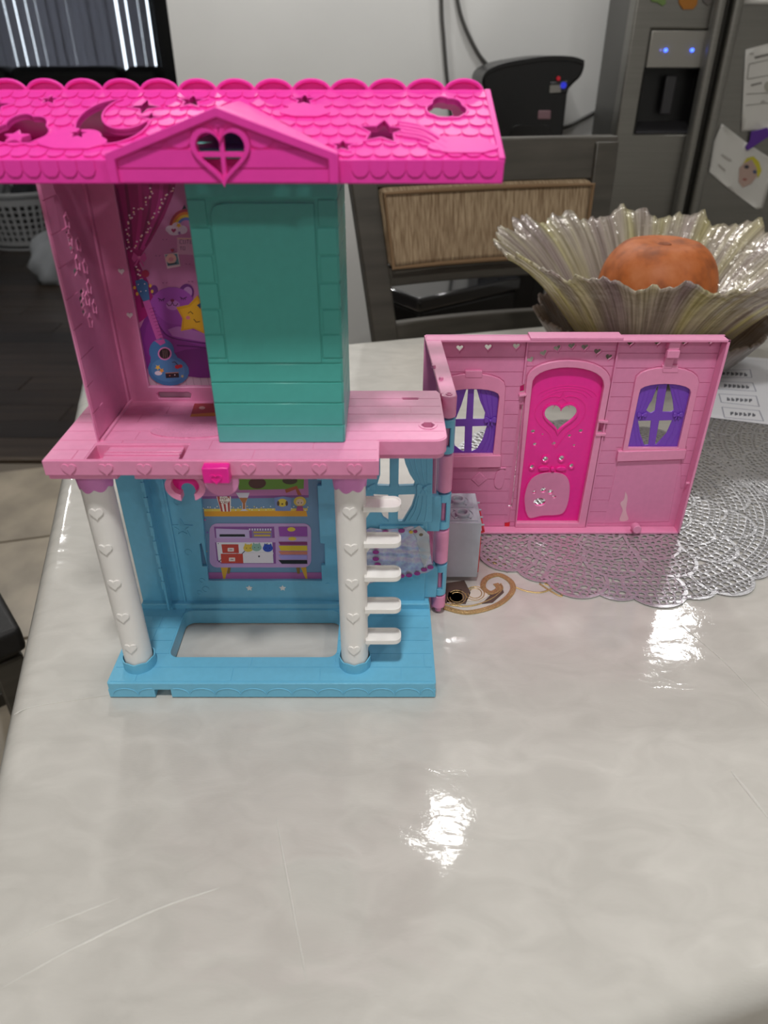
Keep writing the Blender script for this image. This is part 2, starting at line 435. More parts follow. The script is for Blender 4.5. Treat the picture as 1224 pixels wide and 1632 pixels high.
wv = noise((260, 900, 300), 2); b2 = N.new('ShaderNodeBump'); b2.inputs['Strength'].default_value = 0.25; b2.inputs['Distance'].default_value = 0.0004
L.new(wv, b2.inputs['Height']); L.new(b2.outputs[0], b.inputs['Normal'])
rp = N.new('ShaderNodeValToRGB'); rp.color_ramp.elements[0].position = .35; rp.color_ramp.elements[1].position = .7
rp.color_ramp.elements[0].color = lin('C3C0B9'); rp.color_ramp.elements[1].color = lin('CFCCC5')
L.new(mid, rp.inputs[0]); L.new(rp.outputs[0], b.inputs['Base Color'])
def axis(a, b_, drop=.17, r=.02, step=.03):
    o = [a - drop, a - drop * .6, a - drop * .3, a - r * 1.57] + [a - r * 1.57 * k / 6 for k in range(5, 0, -1)]
    n = round((b_ - a) / step); o += [a + (b_ - a) * k / n for k in range(n + 1)]
    return o + [b_ + r * 1.57 * k / 6 for k in range(1, 6)] + [b_ + r * 1.57, b_ + drop * .3, b_ + drop * .6, b_ + drop]
R_ = 0.02; ae, an = axis(E0 + R_, E1 - R_), axis(N0 + R_, N1 - R_)
def cloth_pt(e, n):
    ce, cn = min(max(e, E0 + R_), E1 - R_), min(max(n, N0 + R_), N1 - R_)
    de, dn = e - ce, n - cn; d = math.hypot(de, dn)
    z = -0.0004 - 0.0002 * (1 + math.sin(e * 23) * math.sin(n * 19 + 1))
    if d > 1e-9:
        if d < R_ * 1.57: of, z2 = R_ * math.sin(d / R_), -R_ * (1 - math.cos(d / R_))
        else:
            ex_ = d - R_ * 1.57; of, z2 = R_ + .10 * ex_ * (1 + .35 * math.sin(22 * (ce + cn) + 2)), -R_ - ex_
        ce += de / d * of; cn += dn / d * of; z += z2
    x, y = en(ce, cn); return (x, y, z)
g = G(); nE, nN = len(ae), len(an)
g.add([cloth_pt(e, n) for n in an for e in ae], [(j * nE + i, j * nE + i + 1, (j + 1) * nE + i + 1, (j + 1) * nE + i) for j in range(nN - 1) for i in range(nE - 1)])
tcl = mk('tablecloth', g, CLOTH, angle=180)
sd = tcl.modifiers.new('thick', 'SOLIDIFY'); sd.thickness = 0.0008; sd.offset = -1
tag(tcl, 'pale grey satin tablecloth under glossy clear vinyl covering the dining table', 'tablecloth')
VINYL = mat('vinyl_crease', 'DAD8D2', 0.12, coat=1.0)
for pts, w in (([(22, 1138), (60, 1124), (175, 1107)], .0005), ([(0, 1507), (60, 1482), (125, 1456), (190, 1430)], .0005), ([(0, 1576), (110, 1514), (245, 1450), (350, 1414)], .0008),
               ([(1165, 1228), (1195, 1265), (1224, 1303)], .0012), ([(1090, 1000), (1150, 1050), (1224, 1125)], .0006), ([(440, 1300), (462, 1420), (490, 1570)], .0008)):
    P = spline([onz(*p) for p in pts], 6); n = len(P)
    mk('vinyl_crease', G().tube([(x, y, -.0004) for x, y in P], [w * math.sin(PI * (k + .3) / (n - .4)) ** .6 for k in range(n)], 6), VINYL, tcl)
# gold embroidery on the cloth
GOLD = add_noise(mat('gold_thread', 'CDB07A', 0.35, 0.6), (1500, 1500, 1500), .4, 0.6, 3, .0006)
BROWN = mat('brown_applique', '5A4740', 0.6); CREAM = mat('cream_applique', 'D6CCC0', 0.6)
def tubez(g, pts, r, closed=False): g.tube([(x, y, .0006 - r) for x, y in pts], r, 6, closed)
outl = spline([onz(*p) for p in [(708, 968), (745, 976), (790, 965), (815, 945), (815, 928), (795, 916), (775, 922), (770, 936), (782, 945), (795, 938), (790, 930)]], 10)
inn = spline([onz(*p) for p in [(708, 962), (745, 966), (780, 956), (800, 940), (798, 930)]], 8)
g = G(); tubez(g, outl, .0016); tubez(g, inn, .0009)
for i in range(0, len(outl) - 1, 1):
    x, y = outl[i]; g.lathe([(0, .0007), (.0010, .0004), (.0015, -.0005)], (x + .0004, y - .0012, 0), 6)
g.region([stroke(outl, .0056)], [], mT(0), -.0006, .00035)
emb = mk('embroidered_paisley', g, GOLD, tcl)
for p, c in (([(708, 930), (740, 925), (750, 945), (742, 962), (708, 960)], BROWN), ([(742, 958), (752, 938), (772, 930), (778, 950), (765, 958)], CREAM), ([(768, 962), (782, 948), (800, 936), (803, 944), (785, 960)], BROWN), ([(712, 962), (715, 944), (735, 940), (738, 960)], CREAM)):
    mk('applique', G().region([[onz(*q) for q in p]], [], mT(0), -.0006, .0002), c, tcl)
g = G()
for c in ((728, 952), (757, 946)):
    for k in (1, .72): tubez(g, [onz(c[0] + 15 * k * math.cos(t * PI / 8), c[1] + 11 * k * math.sin(t * PI / 8)) for t in range(-6, 9)], .0007)
for p in (([(820, 935), (840, 942), (862, 944), (880, 938)]), ([(860, 930), (878, 942), (895, 950), (888, 938), (868, 930)])): tubez(g, spline([onz(*q) for q in p], 6), .0011)
for c in ((790, 895), (803, 897), (775, 893)): tubez(g, [onz(c[0] + 4 * math.cos(t), c[1] + 4 * math.sin(t)) for t in (0, 1.2, 2.4, 3.6, 4.8)], .001, closed=True)
mks('gold_stitching', g, GOLD, tcl)

# ================================================================ THE DOLLHOUSE
X0, X1, YF, YB = -0.2265, 0.0425, 0.4215, 0.540
house = thing('dollhouse', 'two storey pink, blue and teal plastic toy dollhouse standing opened out on the table', 'dollhouse', (-0.09, 0.48, 0.0))
def planks(parent, mp, inc, exc, rows, x0, x1, lens, m, t=.0005, gap=.0006, name='plank'):
    for i, (a, b) in enumerate(zip(rows, rows[1:])):
        x = x0 - random.random() * lens * .8
        while x < x1:
            l = lens * random.uniform(.75, 1.2)
            pl = [(max(x, x0) + gap / 2, a + gap / 2), (min(x + l, x1) - gap / 2, a + gap / 2), (min(x + l, x1) - gap / 2, b - gap / 2), (max(x, x0) + gap / 2, b - gap / 2)]
            if pl[1][0] - pl[0][0] > .004:
                g = G().region([pl] + inc, exc, mp, -.0002, t)
                mks(name, g, m, parent, smooth=False)
            x += l
# ---- base
bo = rrect(X0, X1, YF, YB, .002, 3); hole = rrect(-0.1835, -0.0405, 0.4525, 0.5132, .008, 5)
nx0, nx1 = at(247, 1105, YF)[0], at(273, 1105, YF)[0]
lowo = [(X0, YF), (nx0, YF), (nx0, YF + .010), (nx1, YF + .010), (nx1, YF), (X1, YF), (X1, YB), (X0, YB)]
g = G().region([bo], [hole], mT(0), .0092, .016).region([lowo], [hole], mT(0), .0008, .0095)
base = mk('base', g, BLUE, house, bevel=.0007)
planks(base, mT(.016), [offset(bo, -.0022)], [offset(hole, .0012)], [YF + .0022 + .0163 * k for k in range(7)], X0, X1, .085, BLUE, .0004, .0007, 'floor_plank')
wdt = .0211; x = X0 + .003
while x < X1 - .006:
    w = min(wdt, X1 - .001 - x); c = x + w / 2
    if not (nx0 - .012 < c < nx1 + .012) or True:
        pts = [(c + (w / 2 - .0006) * math.cos(t), YF - .0001, .0045 + .0062 * math.sin(t)) for t in [PI * k / 14 for k in range(15)] if not (nx0 - .0005 < c + (w / 2 - .0006) * math.cos(t) < nx1 + .0005)]
        if len(pts) > 2: mk('scallop', G().tube(pts, .0005, 6), BLUE, base)
    x += wdt
# ---- lower back wall
YW = .520; ZS0, ZS = .2076, .222
mpw = mF(YW)
wall_o = [(X0 + .003, .0158), (.0375, .0158), (.0375, ZS0), (X0 + .003, ZS0)]
po = ats([(318, 762), (332, 926), (513, 926), (505, 762)], YW)
po = ats([(316, 745), (332, 926), (513, 926), (504, 745)], YW)
ntch = [ats(q, YW) for q in ([(321, 866), (318, 868), (322, 903), (330, 903)], [(508, 866), (517, 867), (518, 901), (510, 901)], [(499, 766), (512, 766), (512, 774), (499, 774)])]
wins = [ats(q, YW) for q in (
    [(606, 716), (621, 716), (621, 775), (601, 774), (606, 757)],
    [(636, 716), (640, 716), (646, 738), (653, 755), (661, 767), (660, 774), (635, 775)],
    [(635, 789), (662, 788), (656, 808), (642, 831), (634, 831)],
    [(594, 788), (619, 789), (619, 831), (611, 826), (599, 801)])]
stars_h = [star(*at(x, 937, YW), .0026, 5, .5) for x in (397.5, 450.5)]
g = G().region([wall_o], [po] + ntch + wins, mpw, -.004, 0)
lw = mk('lower_wall', g, BLUE, house, bevel=.0005, seg=1)
for q in stars_h: mk('star_peg', G().region([grow(q, 1.25)], [], mpw, -.0005, .0008), WHITE, lw, bevel=.0002)
mk('skirting', G().box(X0 + .003, .0415, .515, .5245, .0158, .0222), BLUE, lw, bevel=.0008)
zb = .0222
fx = lambda px, py: at(px, py, .512)[0]
xr = at(268, 958, .511)[0]
g = G().box(xr - .0012, xr + .0008, .5085, YW + .001, zb - .002, ZS0)
k = 0; z = .045
while z < .2: g.box(xr - .0018, xr + .0014, .5075, .510, z, z + .009); z += .0145
mk('curtain_edge', g, BLUE, lw, bevel=.0004)
xb = at(293, 945, YW)[0]
mk('wall_rib', G().box(xb - .0006, xb + .0008, .5185, YW + .001, zb, ZS0), BLUE, lw)
cs = at(290, 842, YW); mk('star_relief', G().region([star(*cs, .0105, 5, .45)], [offset(star(*cs, .0105, 5, .45), -.0016)], mpw, -.0005, .0007), BLUE, lw)
for px, py, r in ((328, 939, .003), (322, 925, .0022), (318, 944, .002), (283, 800, .003), (300, 880, .003)):
    mk('swirl_relief', G().tube([(at(px, py, YW)[0] + r * math.cos(t), YW - .0002, at(px, py, YW)[1] + r * math.sin(t)) for t in [k * .6 for k in range(9)]], .0004, 6), BLUE, lw)
mk('screw_boss', G().tube([(at(522, 932, YW)[0], YW + .001, at(522, 932, YW)[1]), (at(522, 932, YW)[0], YW - .0006, at(522, 932, YW)[1])], .0022, 16), BLUE, lw)
mk('wall_rib', G().box(*[at(543, 900, YW)[0] + d for d in (-.0006, .0006)], .5185, YW + .001, zb, ZS0), BLUE, lw)
# window curtains, bow, sill
cur = ats([(641, 716), (646, 738), (653, 755), (661, 767), (664, 775), (664, 788), (658, 808), (644, 831), (688, 831), (690, 716)], YW)
mk('curtain', G().region([cur], [], mpw, -.0004, .0011), BLUE, lw, bevel=.0003, seg=1)
for q in ([(650, 722), (658, 748), (669, 772)], [(660, 722), (664, 748), (672, 770)], [(671, 722), (673, 748), (677, 770)], [(681, 722), (681, 748), (681, 770)], [(667, 790), (662, 812), (652, 829)], [(674, 790), (671, 812), (664, 829)], [(681, 790), (680, 812), (677, 829)]):
    mk('curtain_fold', G().tube([(u, YW - .0011, v) for u, v in spline(ats(q, YW), 5)], .0005, 6), BLUE, lw)
def bow(px, py, s, Y, m, parent, d=.0012):
    c = at(px, py, Y); g = G()
    for sg in (-1, 1):
        g.region([[(c[0] + sg * s * a, c[1] + s * b) for a, b in ((0, .15), (.5, .55), (.95, .6), (1.05, .1), (.95, -.45), (.5, -.35), (0, -.15))]], [], mF(Y), 0, d)
        g.region([[(c[0] + sg * s * a, c[1] + s * b) for a, b in ((.05, -.1), (.3, -.2), (.55, -.95), (.2, -1.0))]], [], mF(Y), 0, d * .8)
    g.lathe([(0, s * .3), (s * .2, s * .22), (s * .28, 0), (s * .2, -s * .22), (0, -s * .3)], (c[0], Y - d, c[1]), 12)
    return mk('bow', g, m, parent, bevel=.0003, seg=1)
bow(676, 777, .0062, YW - .0008, BLUE, lw); bow(586, 777, .0062, YW - .0003, BLUE, lw)
mk('curtain', G().region([ats([(560, 716), (605, 716), (601, 750), (594, 772), (594, 790), (603, 812), (611, 831), (560, 831)], YW)], wins, mpw, -.0004, .0009), BLUE, lw)
for zz in (at(640, 838, YW)[1],): mk('window_sill', G().box(-.004, .034, YW - .0022, YW + .001, zz - .002, zz + .001), BLUE, lw, bevel=.0004)
# lower poster
A = Art(lambda x, y: at(x, y, .5236), mF(.5236)); A.clip = []
A.poly([(308, 735), (324, 934), (521, 934), (513, 735)], '6F93B5')
A.poly([(309, 738), (322, 795), (492, 793), (490, 738)], 'C77AB4'); A.poly([(372, 742), (381, 781), (484, 779), (485, 742)], '6F9E36')
A.ell(410, 770, 14, 9, '5A2F2A'); A.ell(462, 766, 12, 6, '4A3A2A'); A.line([(455, 783), (472, 777), (478, 790)], 6, 'B4562F')
A.poly([(323, 795), (322, 791), (492, 789), (492, 793)], '8E4F96')
A.poly([(325, 815), (326, 823), (490, 823), (488, 814)], 'E9A21E'); A.line([(325, 813), (490, 812)], 4, 'E8C94A')
for k in range(46):
    x = 324 + k * 3.7; A.ell(x, 810 + 3 * math.sin(k * 1.9), 1.1, 1.0, ['F2E8C8', 'E9D27A', 'DCE3EE'][k % 3], n=8)
A.poly([(345, 791), (352, 815), (368, 815), (368, 791)], 'F0E6E0')
for k in range(3): A.poly([(346 + 8 * k, 791), (352.5 + 5.6 * k, 815), (355.4 + 5.6 * k, 815), (350 + 8 * k, 791)], 'B8433E')
A.ell(358, 797, 8, 6, 'F3EAE2'); write(A, 'POP', 352.5, 796.5, 2.5, 3.4, .9, '8A3A35'); write(A, 'CORN', 351.5, 802, 2.4, 3.4, .9, '8A3A35')
A.poly([(376, 785), (386, 801), (386, 812), (382, 814), (396, 814), (392, 812), (392, 801), (398, 785)], 'D9D5E2'); A.poly([(381, 793), (387, 802), (387, 811), (391, 811), (391, 802), (395, 793)], 'B5713E')
A.poly([(437, 793), (439, 814), (463, 814), (465, 793), (451, 791)], '7F93C9'); A.ell(450, 801, 8, 6.5, 'E3C53F'); A.ell(443.5, 802, 2, 4, '5A3A24'); A.ell(457, 802, 2, 4, '5A3A24'); A.ell(450, 803, 1.6, 1.2, '4A3020')
A.ell(478, 799, 10, 8, 'E5C44B'); A.ell(478, 800, 6.2, 5.2, 'F0D2B4'); A.ell(475.5, 801, .9, .9, '3A2A2A', n=8); A.ell(480.5, 801, .9, .9, '3A2A2A', n=8); A.poly([(474, 806), (472, 814), (484, 814), (482, 806)], 'B84A8A')
A.poly([(330, 912), (332, 936), (523, 936), (521, 912)], 'A9609E')
for q in ([(352, 903), (356, 923), (359, 922), (364, 903)], [(479, 903), (487, 922), (490, 922), (488, 903)]): A.poly(q, 'D8A52C')
A.poly([(364, 904), (362, 914), (366, 914), (368, 904)], '8A6A2C'); A.poly([(472, 904), (474, 914), (478, 914), (478, 904)], '8A6A2C')
A.poly(rrect(334, 496, 834, 904, 12), 'C79FD2')
A.poly([(341, 839), (343, 857), (438, 857), (437, 839)], '8D4E9A'); A.poly([(344, 842), (345, 857), (398, 857), (397, 844)], 'C9B4DE'); A.poly([(350, 851), (350, 855), (391, 855), (390, 851)], '17151C')
A.poly([(401, 842), (402, 857), (434, 857), (433, 842)], '8A74A8'); A.line([(404, 848), (432, 848)], 2.4, 'C9A93C'); A.line([(405, 853), (431, 853)], 2.6, 'D8B43E')
for k in range(9): A.line([(398 + 4.2 * k, 842), (398 + 4.2 * k, 845)], 2, 'E6DCF0')
A.poly([(343, 864), (346, 893), (353, 898), (440, 898), (439, 864)], '8D4E9A'); A.poly([(345, 864), (348, 892), (354, 897), (436, 897), (434, 864)], 'EDE9EF')
for k in range(40): A.ell(348 + (k * 37) % 86, 866 + (k * 17) % 30, .8, .8, '3B3350', n=7)
A.poly([(353, 867), (355, 881), (381, 881), (380, 867)], 'C8402F'); A.poly([(352, 882), (353, 897), (388, 897), (387, 882)], 'CC4431')
for c in ((368, 875.5), (370, 891)): A.poly(rrect(c[0] - 5, c[0] + 5, c[1] - 3, c[1] + 3, 1), 'EBD9D4'); A.line([(c[0] - 2.4, c[1]), (c[0] + 2.4, c[1])], 1, '7A4A44')
for c, cc in (((396, 873), 'E5C23E'), ((409, 872), '8FB7A8'), ((427, 873), '2C49B8')):
    A.ell(*c, 8, 6, cc); A.poly([(c[0] - 7, c[1] - 2), (c[0] - 5, c[1] - 8), (c[0] - 1, c[1] - 4)], cc); A.poly([(c[0] + 7, c[1] - 2), (c[0] + 5, c[1] - 8), (c[0] + 1, c[1] - 4)], cc)
    for s in (-3, 3): A.ell(c[0] + s, c[1], .8, .8, '1E1A22', n=7)
A.poly([(389, 880), (393, 896), (433, 896), (436, 880)], 'EFE6EC'); A.ell(413, 886, 1.6, 1.6, '4A3A4A', n=8)
for (a, b), c in zip(((839, 854), (855, 862), (863, 868), (869, 877), (878, 883), (884, 891), (892, 898)), ('9A44A8', 'C9A4D8', '8A2468', 'E3C41E', 'D57F66', 'A99CE0', '16121A')): A.poly([(444, a), (444.5 + (b - 839) * .08, b), (490, b), (489.5, a)], c)
A.ell(464.5, 843, 6.5, 3.5, 'E7C83C'); A.ell(466, 858, 6.5, 3, 'E7C83C')
for k in range(26):
    x, y = 327 + (k * 53) % 176, 828 + (k * 29) % 80
    if not (333 < x < 497): A.ell(x, y, 1.6, 1.3, ['C96AA8', 'D8C85A', '7F5AB0'][k % 3], n=8)
A.build('poster', lw)
# torn crumpled sticker on the blue wall and across the hinge
def crumple(name, pts, Y, col, parent, step=.0013, amp=.0007, thick=True):
    P = [at(x, y, Y) for x, y in pts]
    g = G().region([P], [], lambda u, v, d: (u, Y - .0012 - d - amp * (1 + math.sin(u * 260 + v * 190 + 2 * math.sin(v * 160)) * math.sin(v * 330 - u * 210)), v), 0, .00015, grid=step)
    return mk(name, g, col, parent, angle=60)
STK = add_noise(mat('holographic_sticker', 'B3A9CC', 0.22, 0.25), (300, 120, 300), .22, .3, 3, .0005, 'C9CCD8')
stk = crumple('torn_sticker', [(572, 848), (590, 839), (612, 842), (640, 839), (655, 836), (668, 838), (684, 852), (686, 880), (690, 905), (680, 911), (655, 914), (628, 920), (600, 925), (580, 930), (583, 905), (578, 880)], YW, STK, lw)
CLR = mat('sticker_film', 'E2E4EA', 0.18, 0.1); nodes(CLR)[2].inputs['Alpha'].default_value = .6
crumple('sticker_film', [(655, 842), (668, 836), (684, 850), (686, 880), (676, 905), (668, 880), (664, 858)], YW - .0006, CLR, lw)
MAGP = mat('print_magenta', 'A2358C', .35)
for k, c in enumerate(((599, 880), (599, 891), (602, 900), (640, 918), (652, 917), (665, 914), (676, 908), (686, 904), (628, 919), (600, 872), (614, 848), (640, 846))):
    q = at(*c, YW - .003); mk('scallop_print', G().region([ell(*q, .0029, .0021, 12)], [], mF(YW - .003), 0, .0002), MAGP, lw)
for c, cc in (((655, 848), 'E0B83A'), ((662, 847), '9A2468'), ((671, 852), '7A6A50')):
    q = at(*c, YW - .003); mk('fruit_print', G().region([ell(*q, .0018, .0016, 10)], [], mF(YW - .003), 0, .0003), mat('print_' + cc, cc, .35), lw)

# ---- columns
def column(cx, cy, hy, name, steps=False):
    r = .0113
    c = mk(name, G().lathe([(r * 1.02, .0165), (r, .03), (r, .195), (r * .98, ZS0)], (cx, cy, 0), 40), WHITE, house)
    g = G().lathe([(.0126, .0158), (.0134, .0162), (.0134, .0255), (.0124, .0255), (.0120, .0162)], (cx, cy, 0), 64, lambda a, rr, z: (rr, z + (.0012 * abs(math.sin(a * 4)) if z > .02 else 0)))
    mk('collar', g, BLUE, c)
    g = G().lathe([(.0112, .1935), (.0118, .1925), (.0128, .199), (.0150, ZS0 + .0002), (.0112, ZS0 + .0002)], (cx, cy, 0), 64, lambda a, rr, z: (rr, z - (.003 * abs(math.cos(a * 3.5)) if z < .196 else 0)))
    mk('capital', g, LILAC, c)
    for py in hy:
        q = hit(cx_px[name == 'column' and steps], py, (0, cy - r, 0), (0, 1, 0))
        hp = heart(0, q.z, .0100, 24)
        mp = lambda u, v, d: (cx + (r + d) * math.sin(u / r), cy - (r + d) * math.cos(u / r), v)
        mk('heart', G().region([hp], [], mp, -.0006, .0011, grid=.002), WHITE, c, bevel=.0006)
    return c
cx_px = {True: 562, False: 150}
colL = column(-.2052, .445, (818, 875, 931, 984, 1033), 'column')
colR = column(-.0244, .445, (816, 874, 930, 984, 1036), 'column', True)
for py_f, py_b in ((808, 791), (866, 848), (920, 901), (971, 952), (1021, 1000)):
    yf, yb = .4365, .4525; z1 = (at(600, py_f, yf)[1] + at(600, py_b, yb)[1]) / 2; x0, x1 = -.0150, at(639, py_f, .445)[0]
    out = [(x0, yf), (x1 - .006, yf)] + [(x1 - .006 + .006 * math.sin(t), yf + .006 - .006 * math.cos(t)) for t in [PI / 2 * k / 6 for k in range(1, 7)]] + [(x1 - .006 + .006 * math.cos(t), yb - .006 + .006 * math.sin(t)) for t in [PI / 2 * k / 6 for k in range(7)]] + [(x0, yb)]
    g = G().region([out], [], mT(z1), -.0042, -.0016).region([out], [offset(out, -.0012)], mT(z1), -.0017, 0)
    g.prism([(x0 + .0003, z1 - .004), (x0 + .012, z1 - .004), (x0 + .0095, z1 - .0055), (x0 + .005, z1 - .008), (x0 + .0015, z1 - .014), (x0 - .001, z1 - .0145)], mF(.445), -.002, .002)
    mk('step', g, WHITE, colR, bevel=.0005)

# ---- first floor slab
def slab_poly(d):
    a = [(X0 - .0004 + d, YF + d), (-.0033 - d, YF + d), (-.0033 - d, .4505 + d), (.036, .4505 + d)]
    a += [(.036 + (.0085 - d) * math.sin(t), .459 + d * 0 - (.0085 - d) * math.cos(t)) for t in [PI / 2 * k / 6 for k in range(1, 7)]]
    a += [(.0445 - d, .534), (.042 - d, .540 - d), (X0 - .0004 + d, .540 - d)]
    return a
sp = slab_poly(0)
tray = [onz(x, y, ZS) for x, y in ((166, 709), (305, 711), (299, 734), (152, 730))]
tx0, tx1, ty0, ty1 = -.1985, -.1345, .4245, .4455
trayp = [(tx0, ty0), (tx1, ty0), (tx1, ty1), (tx0, ty1)]
hexp = ell(*onz(682, 679, ZS), .0052, n=6); sl = onz(654, 636, ZS); slot = rrect(sl[0] - .0062, sl[0] + .0062, sl[1] - .0012, sl[1] + .0012, .0006, 2)
nb = (at(184, 755, YF)[0], at(212, 755, YF)[0])
lp = slab_poly(.0014); lp = [lp[0], (nb[0], YF + .0014), (nb[0] + .002, YF + .012), (nb[1] - .002, YF + .012), (nb[1], YF + .0014)] + lp[1:]
g = G().region([sp], [trayp, hexp, slot], mT(0), .2112, ZS).region([lp], [hexp], mT(0), ZS0, .2113)
slab = mk('first_floor', g, PINK, house, bevel=.0008)
rows = [YF + .0012 + .01435 * k for k in range(9)]
planks(slab, mT(ZS), [slab_poly(.0014)], [offset(trayp, .001), offset(hexp, .0016), offset(slot, .0008)], rows, X0, X1 + .004, .06, PINK, .0004, .0006, 'floor_plank')
mk('hex_socket', G().region([ell(*onz(682, 679, ZS), .0066, n=20)], [hexp], mT(ZS), -.0002, .0009), PINK, slab)
g = G().box(tx0 + .009, tx1 - .0035, ty0 + .0005, ty1, .2138, .2202).box(tx0 + .009, tx1 - .0035, ty0 + .0078, ty0 + .0098, .2200, .2216).box(tx0 + .009, tx1 - .0035, ty0 + .0125, ty0 + .0135, .2200, .2212)
mk('drawbridge_rail', g, PINK, slab, bevel=.0005)
for px, zz in ((110, 747), (169, 747), (230, 747), (290, 747), (396, 747), (453, 747), (509, 747), (565, 747)):
    c = at(px, zz, YF); mk('heart', G().region([heart(c[0], c[1], .0098, 24)], [], mF(YF), -.0004, .0009), PINK, slab, bevel=.0006)
# latch
l0, l1 = at(321, 745, YF - .006), at(367, 770, YF - .006)
lt = mk('latch', G().box(l0[0], l1[0], YF - .007, YF + .002, l1[1], l0[1]), HOT, slab, bevel=.0008)
c = ((l0[0] + l1[0]) / 2, (l0[1] + l1[1]) / 2 - .002); mk('latch_heart', G().region([heart(*c, .0085)], [heart(c[0], c[1], .0058)], mF(YF - .007), -.0003, .0006), HOT, slab)
c = at(353, 766, .424); mk('catch_disc', G().region([ell(*c, .0118, n=32)], [], mF(.424), -.001, .001), CLEARPINK, slab, bevel=.0004)
c = at(297, 772, .433)
hk = ell(*c, .0145, .0130, 28, 0, 170, 370); hi = ell(c[0], c[1] + .001, .0095, .0082, 28, 0, 190, 350)
mk('hanging_hook', G().region([ell(*c, .0140, .0118, 32)], [ell(c[0], c[1] + .001, .0098, .0082, 28), [(c[0] - .004, c[1] - .02), (c[0] + .0055, c[1] - .02), (c[0] + .0055, c[1] - .003), (c[0] - .004, c[1] - .003)]], mF(.433), -.004, .004), PINK, slab, bevel=.0006)
mk('hook_backing', G().region([ell(c[0], c[1] + .001, .0100, .0084, 28)], [ell(c[0], c[1] - .006, .0052, .006, 20)], mF(.433), -.004, -.002), HOT, slab)
# rug relief; flat red patch with a yellow edge on the floor
RUG = add_noise(mat('rug_relief', 'EC96BE', .4), (700, 700, 700), .05, .9, 3, .0012)
c = onz(305, 689, ZS); mk('rug_relief', G().region([ell(c[0], c[1], .029, .0105, 40)], [[(-.1143, .449), (0, .449), (0, .534), (-.1143, .534)]], mT(ZS), 0, .0014, grid=.003), RUG, slab)
A = Art(lambda x, y: onz(x, y, ZS + .0006), mT(ZS + .0006)); cl = [(-.16, .44), (-.1143, .44), (-.1143, .54), (-.16, .54)]
A.clip = [cl]; A.poly([(303, 664), (310, 643), (350, 643), (350, 662)], 'B3403C'); A.poly([(303, 664), (305, 660), (350, 657), (350, 663)], 'D88A1E'); A.ell(322, 650, 5, 2.4, 'E9C4B8'); A.build('floor_patch', slab)

# ---- upper back wall
YU = .5184; ZT = .400
uo = [(-.1965, ZS - .001), (-.0275, ZS - .001), (-.0275, ZT), (-.1965, ZT)]
pu = ats([(179, 284), (237, 617), (342, 617), (450, 617), (430, 284)], YU)
pu = [pu[0], pu[1], (-.045, pu[1][1]), (-.045, pu[0][1])]
sl_ = ats([(250, 628), (254, 636), (303, 636), (305, 628), (300, 625), (254, 625)], YU)
hh = [heart(*at(x, y, YU), .0040, 16) for x, y in ((193.5, 432), (207, 502))]
g = G().region([uo], [pu, sl_], mF(YU), -.0045, 0)
uw = mk('upper_wall', g, PINK2, house, bevel=.0006, seg=1)
for q in hh: mk('heart_peg', G().region([grow(q, 1.15)], [], mF(YU), -.0005, .0008), WHITE, uw, bevel=.0003)
YP = .5222
A = Art(lambda x, y: at(x, y, YP), mF(YP))
A.poly([(172, 280), (236, 646), (450, 646), (440, 280)], 'C87FB0')
A.poly([(228, 600), (236, 646), (450, 646), (450, 600)], 'BFA6B6'); [A.line([(x, 601), (x + 4, 621)], .8, '9A8492') for x in range(235, 440, 12)]
A.poly([(172, 280), (283, 280), (276, 310), (262, 345), (240, 385), (227, 404), (222, 420), (236, 448), (246, 480), (240, 500), (215, 520), (208, 500)], 'A51A72')
for q, w, cc in (([(200, 290), (206, 340), (210, 395)], 5, '7E1058'), ([(222, 290), (224, 340), (217, 398)], 6, 'BE2A86'), ([(240, 290), (238, 335), (222, 398)], 4, '850F5C'), ([(258, 290), (252, 332), (226, 398)], 6, 'C23590'), ([(272, 290), (262, 328), (232, 392)], 3, '850F5C'), ([(186, 300), (196, 350), (206, 400)], 5, '8A1462'), ([(215, 425), (222, 455), (228, 490)], 4, '7E1058')): A.line(spline(q, 6), w, cc)
for q in ([(241, 300), (241, 312), (234, 315), (229, 331), (215, 332), (212, 345)], [(278, 300), (268, 308), (259, 318), (257, 328), (248, 340), (238, 352), (238, 365), (228, 373), (220, 385), (211, 398)], [(208, 343), (206, 352), (203, 366), (205, 380), (204, 396)], [(219, 425), (222, 435), (226, 445)]):
    P = spline(q, 3)
    for k, p in enumerate(P): A.ell(p[0] + (k % 3 - 1) * 1.6, p[1] + (k % 2) * 2, 1.7, 1.5, ['F3DDE8', 'F6D9B8', 'EBB7D4'][k % 3], n=8)
for sg in (-1, 1): A.poly([(222, 410), (222 + sg * 9, 402), (222 + sg * 12, 412), (222 + sg * 8, 418)], 'D85AA8'); A.line([(222, 411), (222 + sg * 7, 424)], 2.5, 'D85AA8')
A.ell(222, 410, 2.4, 2.4, 'E77ABB'); A.ell(232, 436, 6, 6, 'B02A55')
for k, cc in enumerate(('A8324A', 'D87A2C', 'E2C63C', '5F7FC9', 'C889BE')): A.ell(297, 362, 27 - 4 * k, 29 - 4.4 * k, cc, n=28)
A.poly([(268, 360), (326, 360), (330, 394), (268, 394)], 'C87FB0')
for e in ((272, 365, 8, 6), (282, 361, 8, 7), (290, 366, 9, 7), (278, 370, 10, 5)): A.ell(*e, 'E6DDEA')
A.poly(star(285, 359, 5), 'F0C63A'); A.poly([(x, 2 * 367 - y) for x, y in heart(277, 367, 8)], 'A82A6A'); A.poly(star(286, 371, 3.4), '8A5AA0')
A.poly([(290, 334), (294, 326), (297, 332)], '2F2A3A'); A.poly([(282, 378), (283, 405), (330, 407), (330, 379)], 'D9A9C6'); A.line([(283, 380), (328, 381)], 1.6, 'E5C0A8')
